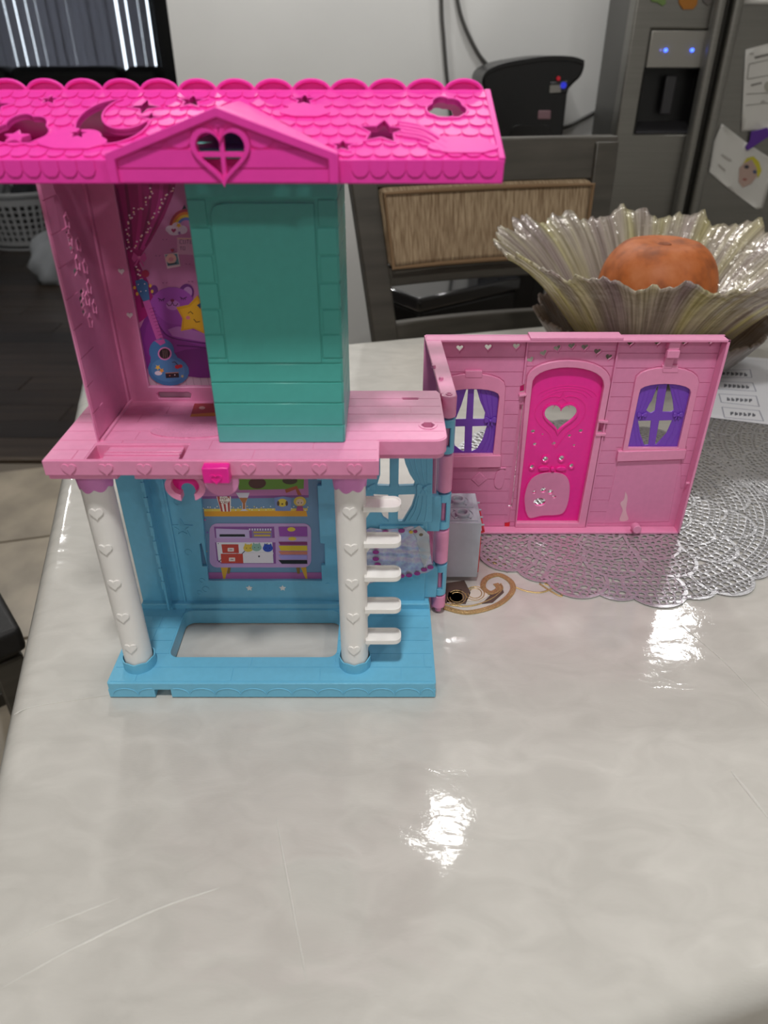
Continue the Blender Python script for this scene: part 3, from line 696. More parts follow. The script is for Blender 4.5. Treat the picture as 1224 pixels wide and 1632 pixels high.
write(A, 'CUTE', 287, 388, 3.6, 6, 1.0, '7A4A72'); write(A, 'TO', 287, 398, 3.2, 5, 1.0, '7A4A72')
A.poly([(262, 405), (267, 428), (288, 424), (284, 402)], 'E9D5D8'); A.poly([(263.5, 406), (267.5, 424), (286, 421), (282.5, 404)], '5F8F98'); A.ell(273, 412, 8.5, 8, 'EDC3B4'); A.ell(273, 413, 4, 3.5, 'E09AA4'); A.line([(268, 421), (282, 419)], 2, '2F3A48'); A.poly([(x, 2 * 399 - y) for x, y in heart(275, 399, 6)], 'B0244F')
for x, y in ((263, 381), (252, 407), (263, 450), (304, 448), (300, 420)): A.line([(x - 4, y), (x - 1.5, y + 1)], 1, '8A4A7A'); A.line([(x + 1.5, y + 1), (x + 4, y)], 1, '8A4A7A')
A.ell(262, 545, 42, 56, '7A2A86'); A.ell(290, 540, 60, 60, '86308F'); A.ell(330, 578, 70, 24, '6E2078')
A.ell(297, 466, 12, 14, '6E2A80', .2); A.ell(299, 466, 7.5, 9.5, 'B884BE', .2); A.ell(246, 462, 6, 8, '6E2A80')
A.ell(275, 490, 37, 33, 'A04BB0'); A.ell(276, 486, 11, 8, 'BE7CC8'); A.ell(275, 478.5, 3.2, 2.5, '7A1C50')
for s in (-1, 1):
    A.line([(275, 481), (275 + s * 2, 486), (275 + s * 6, 487), (275 + s * 9, 483)], 1.3, '4A1640')
    A.line([(275 + s * 12, 474 - s), (275 + s * 17, 477 - s), (275 + s * 23, 474 - s)], 1.4, '3A1238')
    for k in range(3): A.line([(275 + s * (14 + 3 * k), 476 - s), (275 + s * (14.5 + 3.2 * k), 479 - s)], 1, '3A1238')
A.poly(spline([(240, 480), (250, 510), (270, 535), (300, 545), (330, 548), (330, 500), (300, 515), (270, 515), (250, 500)], 5), '9440A4')
A.poly(spline([(268, 525), (285, 520), (310, 526), (335, 535), (335, 545), (300, 540), (275, 535)], 5), 'B878C0')
A.line(spline([(243, 490), (255, 520), (275, 538), (335, 548)], 6), 2, '5A1668'); A.line(spline([(282, 550), (310, 552), (340, 556)], 5), 2, '5A1668')
A.poly([(x, 2 * 503 - y) for x, y in star(311, 503, 33, 5, .62, PI / 2 - .12)], 'E0A81E'); A.poly([(x, 2 * 503 - y) for x, y in star(311, 502, 27, 5, .64, PI / 2 - .12)], 'EDB92A')
A.line([(300, 499), (304, 496), (308, 500)], 1.3, '5A2F1E'); A.line([(309, 508), (313, 513), (319, 512)], 1.3, '5A2F1E'); A.ell(300, 506, 3.4, 3, 'E5808A'); A.poly([(314, 486), (320, 482), (320, 492)], '3A4A72')
A.line([(233, 478), (257, 545)], 11, 'C45AA6'); [A.line([(238 + 1.85 * k, 492 + 5.2 * k), (247 + 1.85 * k, 490 + 5.2 * k)], .8, '8A2C72') for k in range(11)]
A.poly([(216, 447), (227, 444), (236, 450), (239, 477), (229, 480), (219, 462)], '3F6FA0')
for x, y in ((215, 458), (219, 468), (240, 455), (243, 464)): A.ell(x, y, 2.2, 3, 'E3B54A', n=8)
for x, y in ((221, 453), (231, 452), (225, 464), (233, 463)): A.ell(x, y, 1, 1, 'E8E4EA', n=7)
A.ell(258, 559, 20, 20, '3E79AE', .1); A.ell(269, 590, 33, 24, '3E79AE', .12); A.ell(262, 574, 22, 18, '3E79AE'); A.ell(268, 589, 27, 19, '4B88BC', .12)
A.poly([(246, 542), (262, 540), (264, 546), (256, 550)], 'C45AA6')
A.ell(263, 563, 11, 10.5, 'D987BE'); A.ell(263, 563, 8.8, 8.4, '22181E'); [A.line([(260 + 3 * k, 557), (261 + 3 * k, 570)], .7, '8A7A6A') for k in range(3)]
A.poly([(264, 594), (265, 602), (286, 601), (285, 593)], '1E1A20'); A.line([(264, 594), (285, 593)], 1.4, 'B98A7A'); A.ell(271, 598, 1, 1, 'E07A6A', n=7); A.ell(279, 597, 1, 1, 'E8E4EA', n=7)
A.ell(253, 594, 6, 3.6, 'E4DCEA'); A.poly(star(252, 585, 5), 'EFC54A'); A.poly(star(258, 590, 4.6), 'EDA53A'); A.ell(283, 584, 4, 3.2, 'C4262F'); A.ell(288, 583, 3.4, 3, 'C4262F'); A.line([(275, 577), (279, 576), (284, 581)], 1.2, '2A2A22'); A.poly(star(291, 599, 3), 'C8B878')
A.build('poster', uw)

# ---- left wing of the upper storey
yw0, yw1 = .4479, .5184
gl = G(); so = [(yw0, ZS - .0005), (yw1, ZS - .0005), (yw1, ZT), (yw0, ZT)]
XWL = -.1975
def onx(x, y, X):
    q = hit(x, y, (X, 0, 0), (1, 0, 0)); return (q.y, q.z)
slots = []
for x, y in ((108, 373), (110, 385), (114, 397), (131, 466), (130, 477), (131, 488), (134, 499), (121, 433)):
    u, v = onx(x, y, XWL); slots.append([(u - .0032, v - .0022), (u + .0034, v - .0002), (u + .0034, v + .0026), (u - .0032, v + .0016)])
gl.region([so], slots, mS(XWL), -.0012, 0)
lwg = mk('left_wing', gl, PINK2, house, bevel=.0005, seg=1)
mk('wing_post', G().box(XWL - .0002, XWL + .0016, yw1 - .004, yw1, ZS, ZT), PINK2, lwg)
mk('wing_foot', G().tube([(XWL + .0015, yw0 + .002, ZS + .0008), (XWL + .0015, yw1, ZS + .0008)], .0014, 8), PINK, lwg)
zz = ZS + .003; k = 0
while zz < ZT - .004:
    ln = [.020, .013, .026, .016][k % 4]
    mk('brick', G().region([[(yw0 + .0012, zz), (yw0 + ln, zz), (yw0 + ln, zz + .0185), (yw0 + .0012, zz + .0185)]], slots, mS(XWL), -.0002, .0005), PINK2, lwg, smooth=False)
    zz += .0192; k += 1
for (bx, by) in ((.474, .352), (.486, .346), (.478, .336), (.489, .331), (.481, .312), (.490, .304), (.478, .298), (.488, .318), (.476, .362)):
    for rr in (.0032,):
        mk('flower_relief', G().tube([(XWL + .0002, bx + rr * (1 + .18 * math.cos(5 * t)) * math.cos(t), by + rr * (1 + .25 * math.cos(5 * t)) * math.sin(t) * 1.3) for t in [2 * PI * k / 20 for k in range(20)]], .0004, 5, closed=True), PINK2, lwg)

# ---- teal tower
TX0, TX1, TY0, TY1 = -.1143, -.0275, .4479, .5342
tower = mk('tower', G().box(TX0, TX1, TY0, TY1, ZS + .0005, .4055), TEAL, house, bevel=.0006)
pz = lambda y: at(330, y, TY0)[1]
zr = [ZS + .0005, pz(677), pz(642), pz(609), pz(571), pz(533), pz(493), pz(451), pz(407), pz(362), pz(317), .4055]
pxl, pxr = at(332, 325, TY0)[0], at(502, 325, TY0)[0]
pzb, pzt = pz(579), pz(322)
def slabp(name, u0, u1, v0, v1, mp, t=.0006, gp=.0005): mk(name, G().prism([(u0 + gp, v0 + gp), (u1 - gp, v0 + gp), (u1 - gp, v1 - gp), (u0 + gp, v1 - gp)], mp, -.0002, t), TEAL, tower, bevel=.0002, seg=1)
mpt = mF(TY0)
for i in range(len(zr) - 1):
    a, b_ = zr[i], zr[i + 1]
    if i < 3 or i == len(zr) - 2: slabp('board', TX0, TX1, a, b_, mpt)
    elif i == 3:
        slabp('quoin', TX0, pxl + .001, pzb, b_, mpt); slabp('quoin', pxr - .001, TX1, pzb, b_, mpt); slabp('board', TX0, TX1, a, pzb, mpt)
    else:
        w = .0012 * (i % 2); slabp('quoin', TX0, pxl - w, a, b_, mpt); slabp('quoin', pxr + w, TX1, a, b_, mpt)
pan = [(pxl, pzb), (pxr, pzb), (pxr, pzt), (pxl + .008, pzt)] + [(pxl + .008 - .008 * math.sin(t), pzt - .008 + .008 * math.cos(t)) for t in [PI / 2 * k / 5 for k in range(1, 6)]]
mk('door_panel', G().region([offset(pan, -.0006)], [], mpt, -.0003, .0010), TEAL, tower, bevel=.0004)
mps = mS(TX1, 1)
for i in range(len(zr) - 1):
    ys = [TY0, TY0 + (.035 if i % 2 else .055), TY1]
    for y0, y1 in zip(ys, ys[1:]): slabp('side_brick', y0, y1, zr[i], zr[i + 1], mps)
q = at(376, 240, .478); mk('tower_knob', G().box(q[0] - .0055, q[0] + .006, .470, .486, .400, q[1] + .010), TEAL, tower, bevel=.004, seg=4)

# ---- roof
RY0, RZ0, RY1, RZ1 = .4095, .4040, .480, .4318
RX0, RX1 = -.2435, .0618
RV = math.hypot(RY1 - RY0, RZ1 - RZ0); sy, sz = (RY1 - RY0) / RV, (RZ1 - RZ0) / RV
mR = lambda u, v, d: (u, RY0 + v * sy - d * sz, RZ0 + v * sz + d * sy)
mRb = lambda u, v, d: (u, 2 * RY1 - (RY0 + v * sy - d * sz), RZ0 + v * sz + d * sy)
def rp_(x, y):
    q = hit(x, y, (0, RY0, RZ0), (0, -sz, sy)); return (q.x, (q.y - RY0) / sy)
def rpb(x, y):
    q = hit(x, y, (0, 2 * RY1 - RY0, RZ0), (0, sz, sy)); return (q.x, (2 * RY1 - RY0 - q.y) / sy)
PXM = .000336
def rstar(x, y, w, k=5, inn=.45, rot=PI / 2): return star(*rp_(x, y), w * PXM, k, inn, rot)
gab_l, gab_r = at(180, 293, .402)[0], at(538, 293, .402)[0]; gab_c = at(344, 168, .402)[0]; gab_z = at(344, 172, .402)[1]
gz0 = at(344, 291, .402)[1]; gz1 = at(180, 246, .402)[1]
va = (gab_z - RZ0) / sz
gtri = [(gab_l + .001, .0006), (gab_r - .001, .0006), (gab_c, va - .004)]
gfoot = [(gab_l - .003, -.01), (gab_r + .003, -.01), (gab_r + .003, .001), (gab_c, va + .003), (gab_l - .003, .001)]
big = rstar(609, 212, 37, 5, .48, PI / 2 - .1); s2 = rstar(485, 162, 19); s3 = rstar(546, 235, 17); s4 = rstar(306, 164, 21); s5 = rstar(80, 162, 15); s6 = rstar(-8, 172, 26)
d1 = rstar(231, 173, 25, 4, .34); d2 = rstar(240, 189, 15, 4, .34)
cl1 = cloud(*rp_(712, 175), .021, .030); cl2 = cloud(*rp_(36, 210), .029, .040)
mc = rp_(182, 196); ic = rp_(203, 186)
mo_out = ell(mc[0], mc[1], .0195, .0245, 44); mo_in = ell(ic[0] + .0004, ic[1] + .0022, .0142, .0185, 40)
crescent = [p for p in mo_out if not pip(*p, mo_in)]
st_in = [p for p in mo_in if pip(*p, mo_out)]
ang = lambda p: math.atan2(p[1] - mc[1], p[0] - mc[0])
def cut_crescent():
    o = [p for p in mo_out if not pip(*p, mo_in)]
    # order: start after the gap
    n = len(mo_out); idx = [i for i in range(n) if not pip(*mo_out[i], mo_in)]
    st = next(i for i in idx if (i - 1) % n not in idx); o = []
    i = st
    while i in idx: o.append(mo_out[i]); i = (i + 1) % n
    m = len(mo_in); jd = [j for j in range(m) if pip(*mo_in[j], mo_out)]
    if jd:
        sj = next((j for j in jd if (j - 1) % m not in jd), jd[0]); seq = []; j = sj
        while j in jd and len(seq) < m: seq.append(mo_in[j]); j = (j + 1) % m
        e = Vector(o[-1]);
        if (Vector(seq[0]) - e).length > (Vector(seq[-1]) - e).length: seq = seq[::-1]
        o += seq
    return o
moon = cut_crescent()
rcl1 = cloud(*rp_(118, 226), .036, .028); rcl2 = cloud(*rp_(487, 180), .027, .019); rcl3 = cloud(*rp_(738, 236), .036, .022)
rs1 = rstar(27, 222, 22); rs2 = rstar(126, 217, 15)
holes = [gtri, big, s2, s3, s4, s5, s6, d1, d2, cl1, cl2, moon, rs2]
ro = [(RX0, 0), (RX1, 0), (RX1 - .0012, RV), (RX0 + .0012, RV)]
bh = [cloud(*rpb(700, 178), .020, .03), star(*rpb(306, 166), .0055), star(*rpb(230, 178), .006, 4)]
g = G().region([ro], holes, mR, -.0022, 0)
roof = mk('roof', g, MAG, house, bevel=.0003, seg=1)
mk('rear_slope', G().region([ro], bh, mRb, -.0022, 0), MAG, roof)
g = G().box(RX0, RX1, RY0 - .0006, RY0 + .0016, .3926, RZ0 + .0002); mk('eave_board', g, MAG, roof, bevel=.0006)
mk('eave_board', G().box(RX0, RX1, 2 * RY1 - RY0 - .0016, 2 * RY1 - RY0 + .0006, .3926, RZ0 + .0002), MAG, roof)
for X in (RX1, RX0):
    s = 1 if X == RX1 else -1
    g = G().prism([(RX1 * 0 + X - s * .0030, -.0004), (X + s * .0004, -.0004), (X - s * .0008, RV), (X - s * .0042, RV)], mR, -.0024, .0012); mk('verge', g, MAG, roof, bevel=.0005)
    g = G().add([], []); g.prism([(RY0, .3926), (2 * RY1 - RY0, .3926), (2 * RY1 - RY0, RZ0), (RY1, RZ1 - .001), (RY0, RZ0)], mS(X - s * .0030, s), 0, .0016); mk('end_wall', g, MAG, roof)
# rims around the cut-outs, raised clouds
for p in (big, s2, s3, s4, s5, s6, cl1, cl2): mk('cutout_rim', G().region([offset(p, .0013)], [p, gfoot], mR, -.001, .0013), MAG, roof, bevel=.0003, seg=1)
for p in (d1, d2): mk('cutout_rim', G().region([offset(p, .0010)], [p], mR, -.001, .0009), MAG, roof)
mk('moon_rim', G().region([offset(moon, .0011)], [moon, gfoot, rs2], mR, -.001, .0014), MAG, roof, bevel=.0003, seg=1)
mk('cloud_relief', G().region([rcl1], [rs2, gfoot], mR, -.0004, .0016), MAG, roof, bevel=.0007)
mk('cloud_relief', G().region([rcl2], [s2, gfoot], mR, -.0004, .0015), MAG, roof, bevel=.0007)
mk('cloud_relief', G().region([rcl3], [], mR, -.0004, .0017), MAG, roof, bevel=.0007)
mk('star_relief', G().region([rs1], [], mR, -.0022, .0020), MAG, roof, bevel=.0007)
for k in range(5):
    a, b_ = rp_(634 + 2 * k, 197 + 5.5 * k), rp_(706 + 6 * (k % 2), 226 + 5 * k); m_ = ((a[0] + b_[0]) / 2 + .001, (a[1] + b_[1]) / 2 + .004)
    P = spline([a, m_, b_], 6); n = len(P); mk('star_trail', G().tube([mR(u, v, .0006) for u, v in P], [.0013] * n, 8), MAG, roof)
# shingles
cut = holes + [offset(p, .0013) for p in (big, s2, s3, s4, s5, s6, cl1, cl2, moon)] + [rcl1, rcl2, rcl3, rs1, gfoot]
SW, SH = .0094, .0107; nrow = 7
for r in range(nrow):
    v0 = .0012 + r * SH; off = (r % 2) * SW / 2; u = RX0 + .0030 + off - SW
    while u < RX1 - .003:
        w = SW - .0007; c = u + SW / 2; top = v0 + SH + .0012
        sh = [(c - w / 2, top), (c - w / 2, v0 + .0034), (c - w * .36, v0 + .0014), (c - w * .16, v0 + .0003), (c + w * .16, v0 + .0003), (c + w * .36, v0 + .0014), (c + w / 2, v0 + .0034), (c + w / 2, top)]
        tilt = lambda uu, vv, d, v0=v0: mR(uu, vv, d * (1.0 - .78 * (vv - v0) / SH) if d > 0 else d)
        g = G().region([sh, [(RX0 + .003, 0.0003), (RX1 - .0032, 0.0003), (RX1 - .0042, RV - .0008), (RX0 + .0042, RV - .0008)]], cut, tilt, -.0004, .0011)
        mks('shingle', g, MAG, roof, angle=30)
        u += SW
x = RX0 + .001
while x < RX1 - .002:
    w = .0094; b_ = min(x + w, RX1 - .0008)
    if b_ - x > .004 and not (gab_l - .006 < (x + b_) / 2 < gab_r + .006):
        c = (x + b_) / 2; h = (b_ - x) / 2 - .0003; zt = RZ0 - .0002; zb = .3958
        P = [(c - h, zt), (c - h, zb + .0035), (c - h * .75, zb + .0014), (c - h * .35, zb + .0003), (c + h * .35, zb + .0003), (c + h * .75, zb + .0014), (c + h, zb + .0035), (c + h, zt)]
        mk('eave_shingle', G().prism(P, mF(RY0 - .0006), -.0003, .0006), MAG, roof, smooth=False)
    x += w
x = RX0; RW = .02185
x = at(769, 143, RY1 + .001)[0] - RW * 14
while x + RW < RX1 + .004:
    c = x + RW / 2; P = [(c + RW * .49 * math.cos(t), RZ1 - .001 + .0062 * math.sin(t)) for t in [PI * k / 16 for k in range(17)]]
    if c + RW / 2 > RX0 and c - RW / 2 > RX0 - .003:
        g = G().prism(P + [(c - RW * .49, RZ1 - .004), (c + RW * .49, RZ1 - .004)], mF(RY1 + .002), -.002, 0)
        mk('ridge_scallop', g, MAG, roof, bevel=.0003, seg=1)
        mk('ridge_rim', G().tube([(u, RY1 + .001, v) for u, v in P], .0011, 6), MAG, roof)
    x += RW
mk('ridge_cap', G().tube([(RX0 + .001, RY1, RZ1 - .0008), (RX1 - .001, RY1, RZ1 - .0008)], .0014, 8), MAG, roof)
# gable
GY = .402; hc = at(353, 243, GY)
pent = [(gab_l, gz0), (gab_r, gz0), (gab_r, gz1), (gab_c, gab_z), (gab_l, gz1)]
h0 = heart(*hc, .0298, 40); h1 = heart(hc[0], hc[1], .0245, 40)
mxh = at(355, 243, GY)[0]; zbar = at(353, 246, GY)[1]
g = G().region([pent], [h1], mF(GY), -.003, 0).region([h0], [h1], mF(GY), -.0005, .0022)
hb = .0011
g.region([h1, [(mxh - hb, .38), (mxh + hb, .38), (mxh + hb, .45), (mxh - hb, .45)]], [], mF(GY), -.002, .0012).region([h1, [(-.2, zbar - hb), (.1, zbar - hb), (.1, zbar + hb), (-.2, zbar + hb)]], [], mF(GY), -.002, .00119)
gable = mk('gable', g, MAG, roof, bevel=.0003, seg=1)
zl = [gz0, at(344, 268, GY)[1], at(344, 237, GY)[1]]
for a, b_ in ((zl[0], zl[1]), (zl[1], zl[2])): mks('gable_board', G().region([[(gab_l, a + .0003), (gab_r, a + .0003), (gab_r, b_ - .0004), (gab_l, b_ - .0004)], pent], [offset(h0, .0004)], mF(GY), -.0005, .0009), MAG, roof, smooth=False)
for r in range(2):
    for k in range(-5, 6):
        c = gab_c + (k + .5 * (r % 2)) * .0135; zt = zl[2] + .0165 - .0095 * r
        P = [(c - .0064, zt + .006), (c - .0064, zt - .003), (c - .004, zt - .0058), (c, zt - .0068), (c + .004, zt - .0058), (c + .0064, zt - .003), (c + .0064, zt + .006)]
        g = G().region([P, offset(pent, -.002)], [offset(h0, .0004), [(-.2, 0), (.1, 0), (.1, zl[2]), (-.2, zl[2])]], mF(GY), -.0005, .0011 - .0004 * r)
        mks('gable_shingle', g, MAG, roof, smooth=False)
inner = [(gab_l + .0042, gz0), (gab_r - .0042, gz0), (gab_r - .0042, gz1 - .0022), (gab_c, gab_z - .0040), (gab_l + .0042, gz1 - .0022)]
frame = [(gab_l - .0008, gz0 - .0003), (gab_r + .0008, gz0 - .0003), (gab_r + .0006, gz1 + .0005), (gab_c, gab_z + .0006), (gab_l - .0006, gz1 + .0005)]
fr2 = [(p[0], p[1] - (.01 if p[1] < gz0 + .001 else 0)) for p in inner]
mk('bargeboard', G().region([frame], [fr2], mF(GY), -.009, .0028), MAG, roof, bevel=.0006)
for sg in (-1, 1):
    xe = gab_l if sg < 0 else gab_r
    P = [(xe, gz1), (gab_c, gab_z), (gab_c, gab_z - .0022), (xe, gz1 - .0022)]
    g = G(); nv = [(P[0][0], GY, P[0][1]), (P[1][0], GY, P[1][1]), (P[1][0], RY0 + (gab_z - RZ0) / sz * sy + .002, P[1][1]), (P[0][0], RY0 + .004, P[0][1])]
    g.add([(x, y, z) for x, y, z in nv] + [(x, y, z - .002) for x, y, z in nv], [(0, 1, 2, 3), (7, 6, 5, 4), (0, 4, 5, 1), (1, 5, 6, 2), (2, 6, 7, 3), (3, 7, 4, 0)])
    mk('gable_roof', g, MAG, roof)
    mk('gable_cheek', G().box(xe - .0008, xe + .0008, GY, RY0 + .002, gz0, gz1), MAG, roof)

# ---- hinge between the house and the fold-out wing
HX, HY, HR = .0515, .5315, .0064
hz = lambda py: at(706, py, HY - HR)[1]
segs = [(625, 668, PINK), (671, 725, BLUE), (728, 787, PINK), (790, 845, BLUE), (848, 900, PINK), (903, 950, BLUE), (952, 971, PINK)]
hinge = mk('hinge_rod', G().tube([(HX, HY, .002), (HX, HY, .221)], .0030, 16), PINK2, house)
for i, (a, b_, m_) in enumerate(segs):
    z1 = hz(a) if i else .2225; z0 = max(.0012, hz(b_))
    g = G()
    if m_ is PINK: g.lathe([(HR - .0008, z0), (HR, z0 + .0008), (HR, z1 - .0008), (HR - .0008, z1)], (HX, HY, 0), 28)
    else:
        h = (z1 - z0) * .22
        g.lathe([(HR, z0), (HR, z0 + h)], (HX, HY, 0), 28).lathe([(HR, z1 - h), (HR, z1)], (HX, HY, 0), 28)
        for a0, a1 in ((200, 248), (292, 420)):
            pts = [(HR * math.cos(math.radians(t)), HR * math.sin(math.radians(t))) for t in range(a0, a1 + 1, 8)]; pin = [(x * .7, y * .7) for x, y in pts[::-1]]
            g.prism([(HX + x, HY + y) for x, y in pts + pin], lambda u, v, d: (u, v, d), z0 + h * .5, z1 - h * .5)
        g.box(.0368, HX - .003, .5232, .5290, z0, z1)
    mk('knuckle', g, m_, hinge, bevel=.0004, seg=1)
mk('hinge_hole', G().lathe([(.0016, .2224), (.0026, .2224), (.0026, .2232), (.0016, .2232)], (HX, HY, 0), 16, close=True), PINK2, hinge)
# ---- side wall of the wing (from the hinge back to the shop front)
PZ0, PZ1 = .0017, .2225
A0, A1, B1, B0 = (.0448, .534), (.0578, .534), (.0535, .675), (.0385, .675)
def lerp(p, q, t): return (p[0] + (q[0] - p[0]) * t, p[1] + (q[1] - p[1]) * t)
g = G(); mz = lambda u, v, d: (u, v, d)
g.prism([A1, B1, lerp(B1, B0, .16), lerp(A1, A0, .16)], mz, PZ0 + .0005, PZ1 - .0008)                                  # skin
g.prism([A0, A1, B1, B0], mz, PZ1 - .0026, PZ1 - .0004).prism([A0, A1, B1, B0], mz, PZ0, PZ0 + .0022)            # top and bottom ledges
g.prism([lerp(A0, B0, .97), lerp(A1, B1, .97), lerp(B1, A1, .003), lerp(B0, A0, .003)], mz, PZ0 + .0005, PZ1 - .0008).prism([lerp(A0, B0, .003), lerp(A1, B1, .003), lerp(A1, B1, .03), lerp(A0, B0, .03)], mz, PZ0 + .0005, PZ1 - .0008)
side = mk('side_wall', g, PINK, house, bevel=.0005, seg=1)
for y in (.565, .60, .635):
    for k in range(10):
        z = PZ0 + .006 + k * .0205; x = lambda yy: A1[0] + (B1[0] - A1[0]) * (yy - .534) / .141
        mk('siding_board', G().prism([(x(y - .017), y - .017), (x(y + .0165), y + .0165), (x(y + .0165) + .0006, y + .0165), (x(y - .017) + .0006, y - .017)], mz, z, z + .0198), PINK2, side, smooth=False)
for px, py in ((703, 604), (691, 585)):
    q = onz(px, py, PZ1); mk('clip_lug', G().lathe([(0, .0022), (.0016, .0018), (.0020, 0), (.0020, -.0005)], (q[0], q[1], PZ1), 12), PINK, side)

# ---- shop front panel
YQ = .6725
ap = lambda pts: ats(pts, YQ)
def z1x(l): return ap([(660 + x / 3.6, 500 + y / 3.6) for x, y in l])
def z2x(l): return ap([(920 + x / 4.027, 500 + y / 4.027) for x, y in l])
PX0, PX1 = .0400, .3265
def arch(x0, x1, y0, yb, ya, n=12, br=None):
    """left x, right x at spring line y0, bottom y, apex y (pixels, bottom may shift with perspective)"""
    bl, brr = br or (x0, x1); o = [(bl, yb), (brr, yb)]
    for k in range(n + 1):
        t = PI * k / n; o.append(((x0 + x1) / 2 + (x1 - x0) / 2 * math.cos(t), y0 - (y0 - ya) * math.sin(t) ** .8))
    return o
door_o = ap(arch(838, 972, 609, 838, 572.5, 14, (820, 931.5)))
door_i = ap(arch(847, 961.5, 614, 831.5, 584, 14, (822.5, 921)))
winL_o = ap(arch(700, 805, 616, 727, 594, 10, (697, 797))); winL_i = ap(arch(711, 795, 631, 722, 618.5, 10, (708, 785.5)))
winR_o = ap(arch(1011, 1113, 608, 717, 584, 10, (991, 1090))); winR_i = ap(arch(1018, 1099.5, 624, 712, 610.5, 10, (999.5, 1079.5)))
hl = [z1x([(x, y)])[0] for x, y in ((262, 197), (425, 192), (587, 187), (668, 265), (743, 227), (822, 198), (905, 185), (980, 192), (1052, 217), (1118, 248))] + [z2x([(x, y)])[0] for x, y in ((343, 187), (517, 183), (690, 180), (858, 175))]
hearts = [heart(x, y, .0070, 18, (.5 - .11 * (i - 3)) if 3 <= i < 10 else 0) for i, (x, y) in enumerate(hl)]
outer = [(PX0, PZ0), (PX1, PZ0), (PX1, PZ1), (PX0, PZ1)]
grv = [z1x([(606, 520), (626, 520), (562, 1110), (538, 1110)]), z1x([(1060, 610), (1098, 610), (1092, 680), (1048, 680)]), z1x([(608, 415), (636, 405), (634, 450), (606, 455)]), z1x([(520, 1200), (548, 1195), (545, 1228), (518, 1230)])]
g = G().region([outer], [door_i, winL_i, winR_i] + hearts + grv[:3], mF(YQ), -.0026, 0)
front = mk('front_wall', g, PINK2, house, bevel=.0003, seg=1)
fd = .0130
for nm, b_ in (('top_ledge', (PX0, PX1, PZ1 - .0024, PZ1)), ('bottom_ledge', (PX0, PX1, PZ0, PZ0 + .0024)), ('right_edge', (PX1 - .0026, PX1, PZ0, PZ1))):
    mk(nm, G().box(b_[0], b_[1], YQ - fd, YQ - .0005, b_[2], b_[3]), PINK, front, bevel=.0005)
jx = at(838, 570, YQ)[0], at(985, 550, YQ)[0]
mk('top_ledge', G().box(jx[0], jx[1], YQ - fd - .0002, YQ + .004, PZ1 - .0005, PZ1 + .0022), PINK, front, bevel=.0005)
mk('back_rib', G().box(jx[0] - .001, jx[0] + .0008, YQ - .0030, YQ, at(838, 610, YQ)[1], PZ1 - .002), PINK2, front)
mk('back_rib', G().box(jx[1] - .0008, jx[1] + .0008, YQ - .0034, YQ, PZ0 + .002, PZ1 - .002), PINK2, front)
mk('grille_backing', G().box(.18, .185, YQ + .001, YQ + .002, .1, .101), PINK2, front) if False else None
for o_, i_, sill in ((winL_o, winL_i, [(214, 812), (490, 805), (492, 868), (210, 872)]), (winR_o, winR_i, None)):
    wf = mk('window_frame', G().region([o_], [i_], mF(YQ), -.0006, .0030), PINK, front, bevel=.0006)
sill = ap([(700, 725), (798, 723), (797, 742), (698, 743)]); mk('window_sill', G().prism(sill, mF(YQ), -.0005, .0044), PINK, front, bevel=.0006)
sill = ap([(984, 717), (1092, 714), (1089, 729), (981, 733)]); mk('window_sill', G().prism(sill, mF(YQ), -.0005, .0044), PINK, front, bevel=.0006)
for a, b_, c, d in ((741, 589, 768, 600), (1054, 580, 1079, 592)): mk('keystone', G().prism(ap([(a, d), (c, d), (c, b_), (a, b_)]), mF(YQ), 0, .0036), PINK, front, bevel=.0006)
# purple curtains and glazing bars
for io, op, bows, fold in ((winL_i, [z1x(l) for l in ([(238, 608), (270, 530), (300, 436), (310, 436), (298, 606)], [(345, 436), (360, 436), (378, 500), (408, 570), (402, 606), (338, 606)], [(225, 650), (292, 648), (288, 792), (272, 788), (235, 760), (218, 700)], [(335, 648), (418, 646), (395, 720), (362, 778), (330, 793)])], [(437, 615)],
      [[(380, 440), (398, 520), (430, 600)], [(410, 445), (424, 520), (440, 600)], [(442, 450), (448, 520), (452, 600)], [(436, 640), (420, 720), (385, 790)], [(448, 640), (440, 720), (415, 790)], [(458, 640), (456, 720), (440, 790)]]),
     (winR_i, [z2x(l) for l in ([(438, 618), (480, 560), (518, 462), (524, 462), (500, 626), (470, 640)], [(580, 452), (592, 452), (615, 560), (622, 622), (600, 632), (548, 632)], [(392, 690), (476, 688), (458, 842), (432, 846), (405, 770)], [(528, 688), (612, 686), (575, 770), (512, 840), (500, 842)])], [], [])):
    gl = mk('window_curtain', G().region([offset(io, .0012)], op, mF(YQ), -.0022, -.0006), PURPLE, front, bevel=.0003, seg=1)
    zf = z1x if bows else z2x
    if not fold: fold = [[(500, 470), (470, 560), (425, 650)], [(470, 480), (440, 570), (405, 650)], [(440, 490), (415, 570), (390, 650)], [(612, 470), (640, 560), (665, 640)], [(645, 480), (662, 560), (680, 640)], [(385, 690), (395, 770), (415, 850)], [(365, 690), (372, 770), (385, 850)], [(640, 680), (610, 770), (560, 850)], [(665, 680), (645, 770), (600, 850)]]
    for l in fold: mk('curtain_fold', G().tube([(u, YQ + .0008, v) for u, v in spline(zf(l), 5)], .0006, 6), PURPLE, gl)
    if bows: bow(660 + 437 / 3.6, 500 + 612 / 3.6, .0062, YQ - .0002, PURPLE, gl)
    else:
        for x in (415, 645): bow(920 + x / 4.027, 500 + 650 / 4.027, .0048, YQ - .0002, PURPLE, gl)
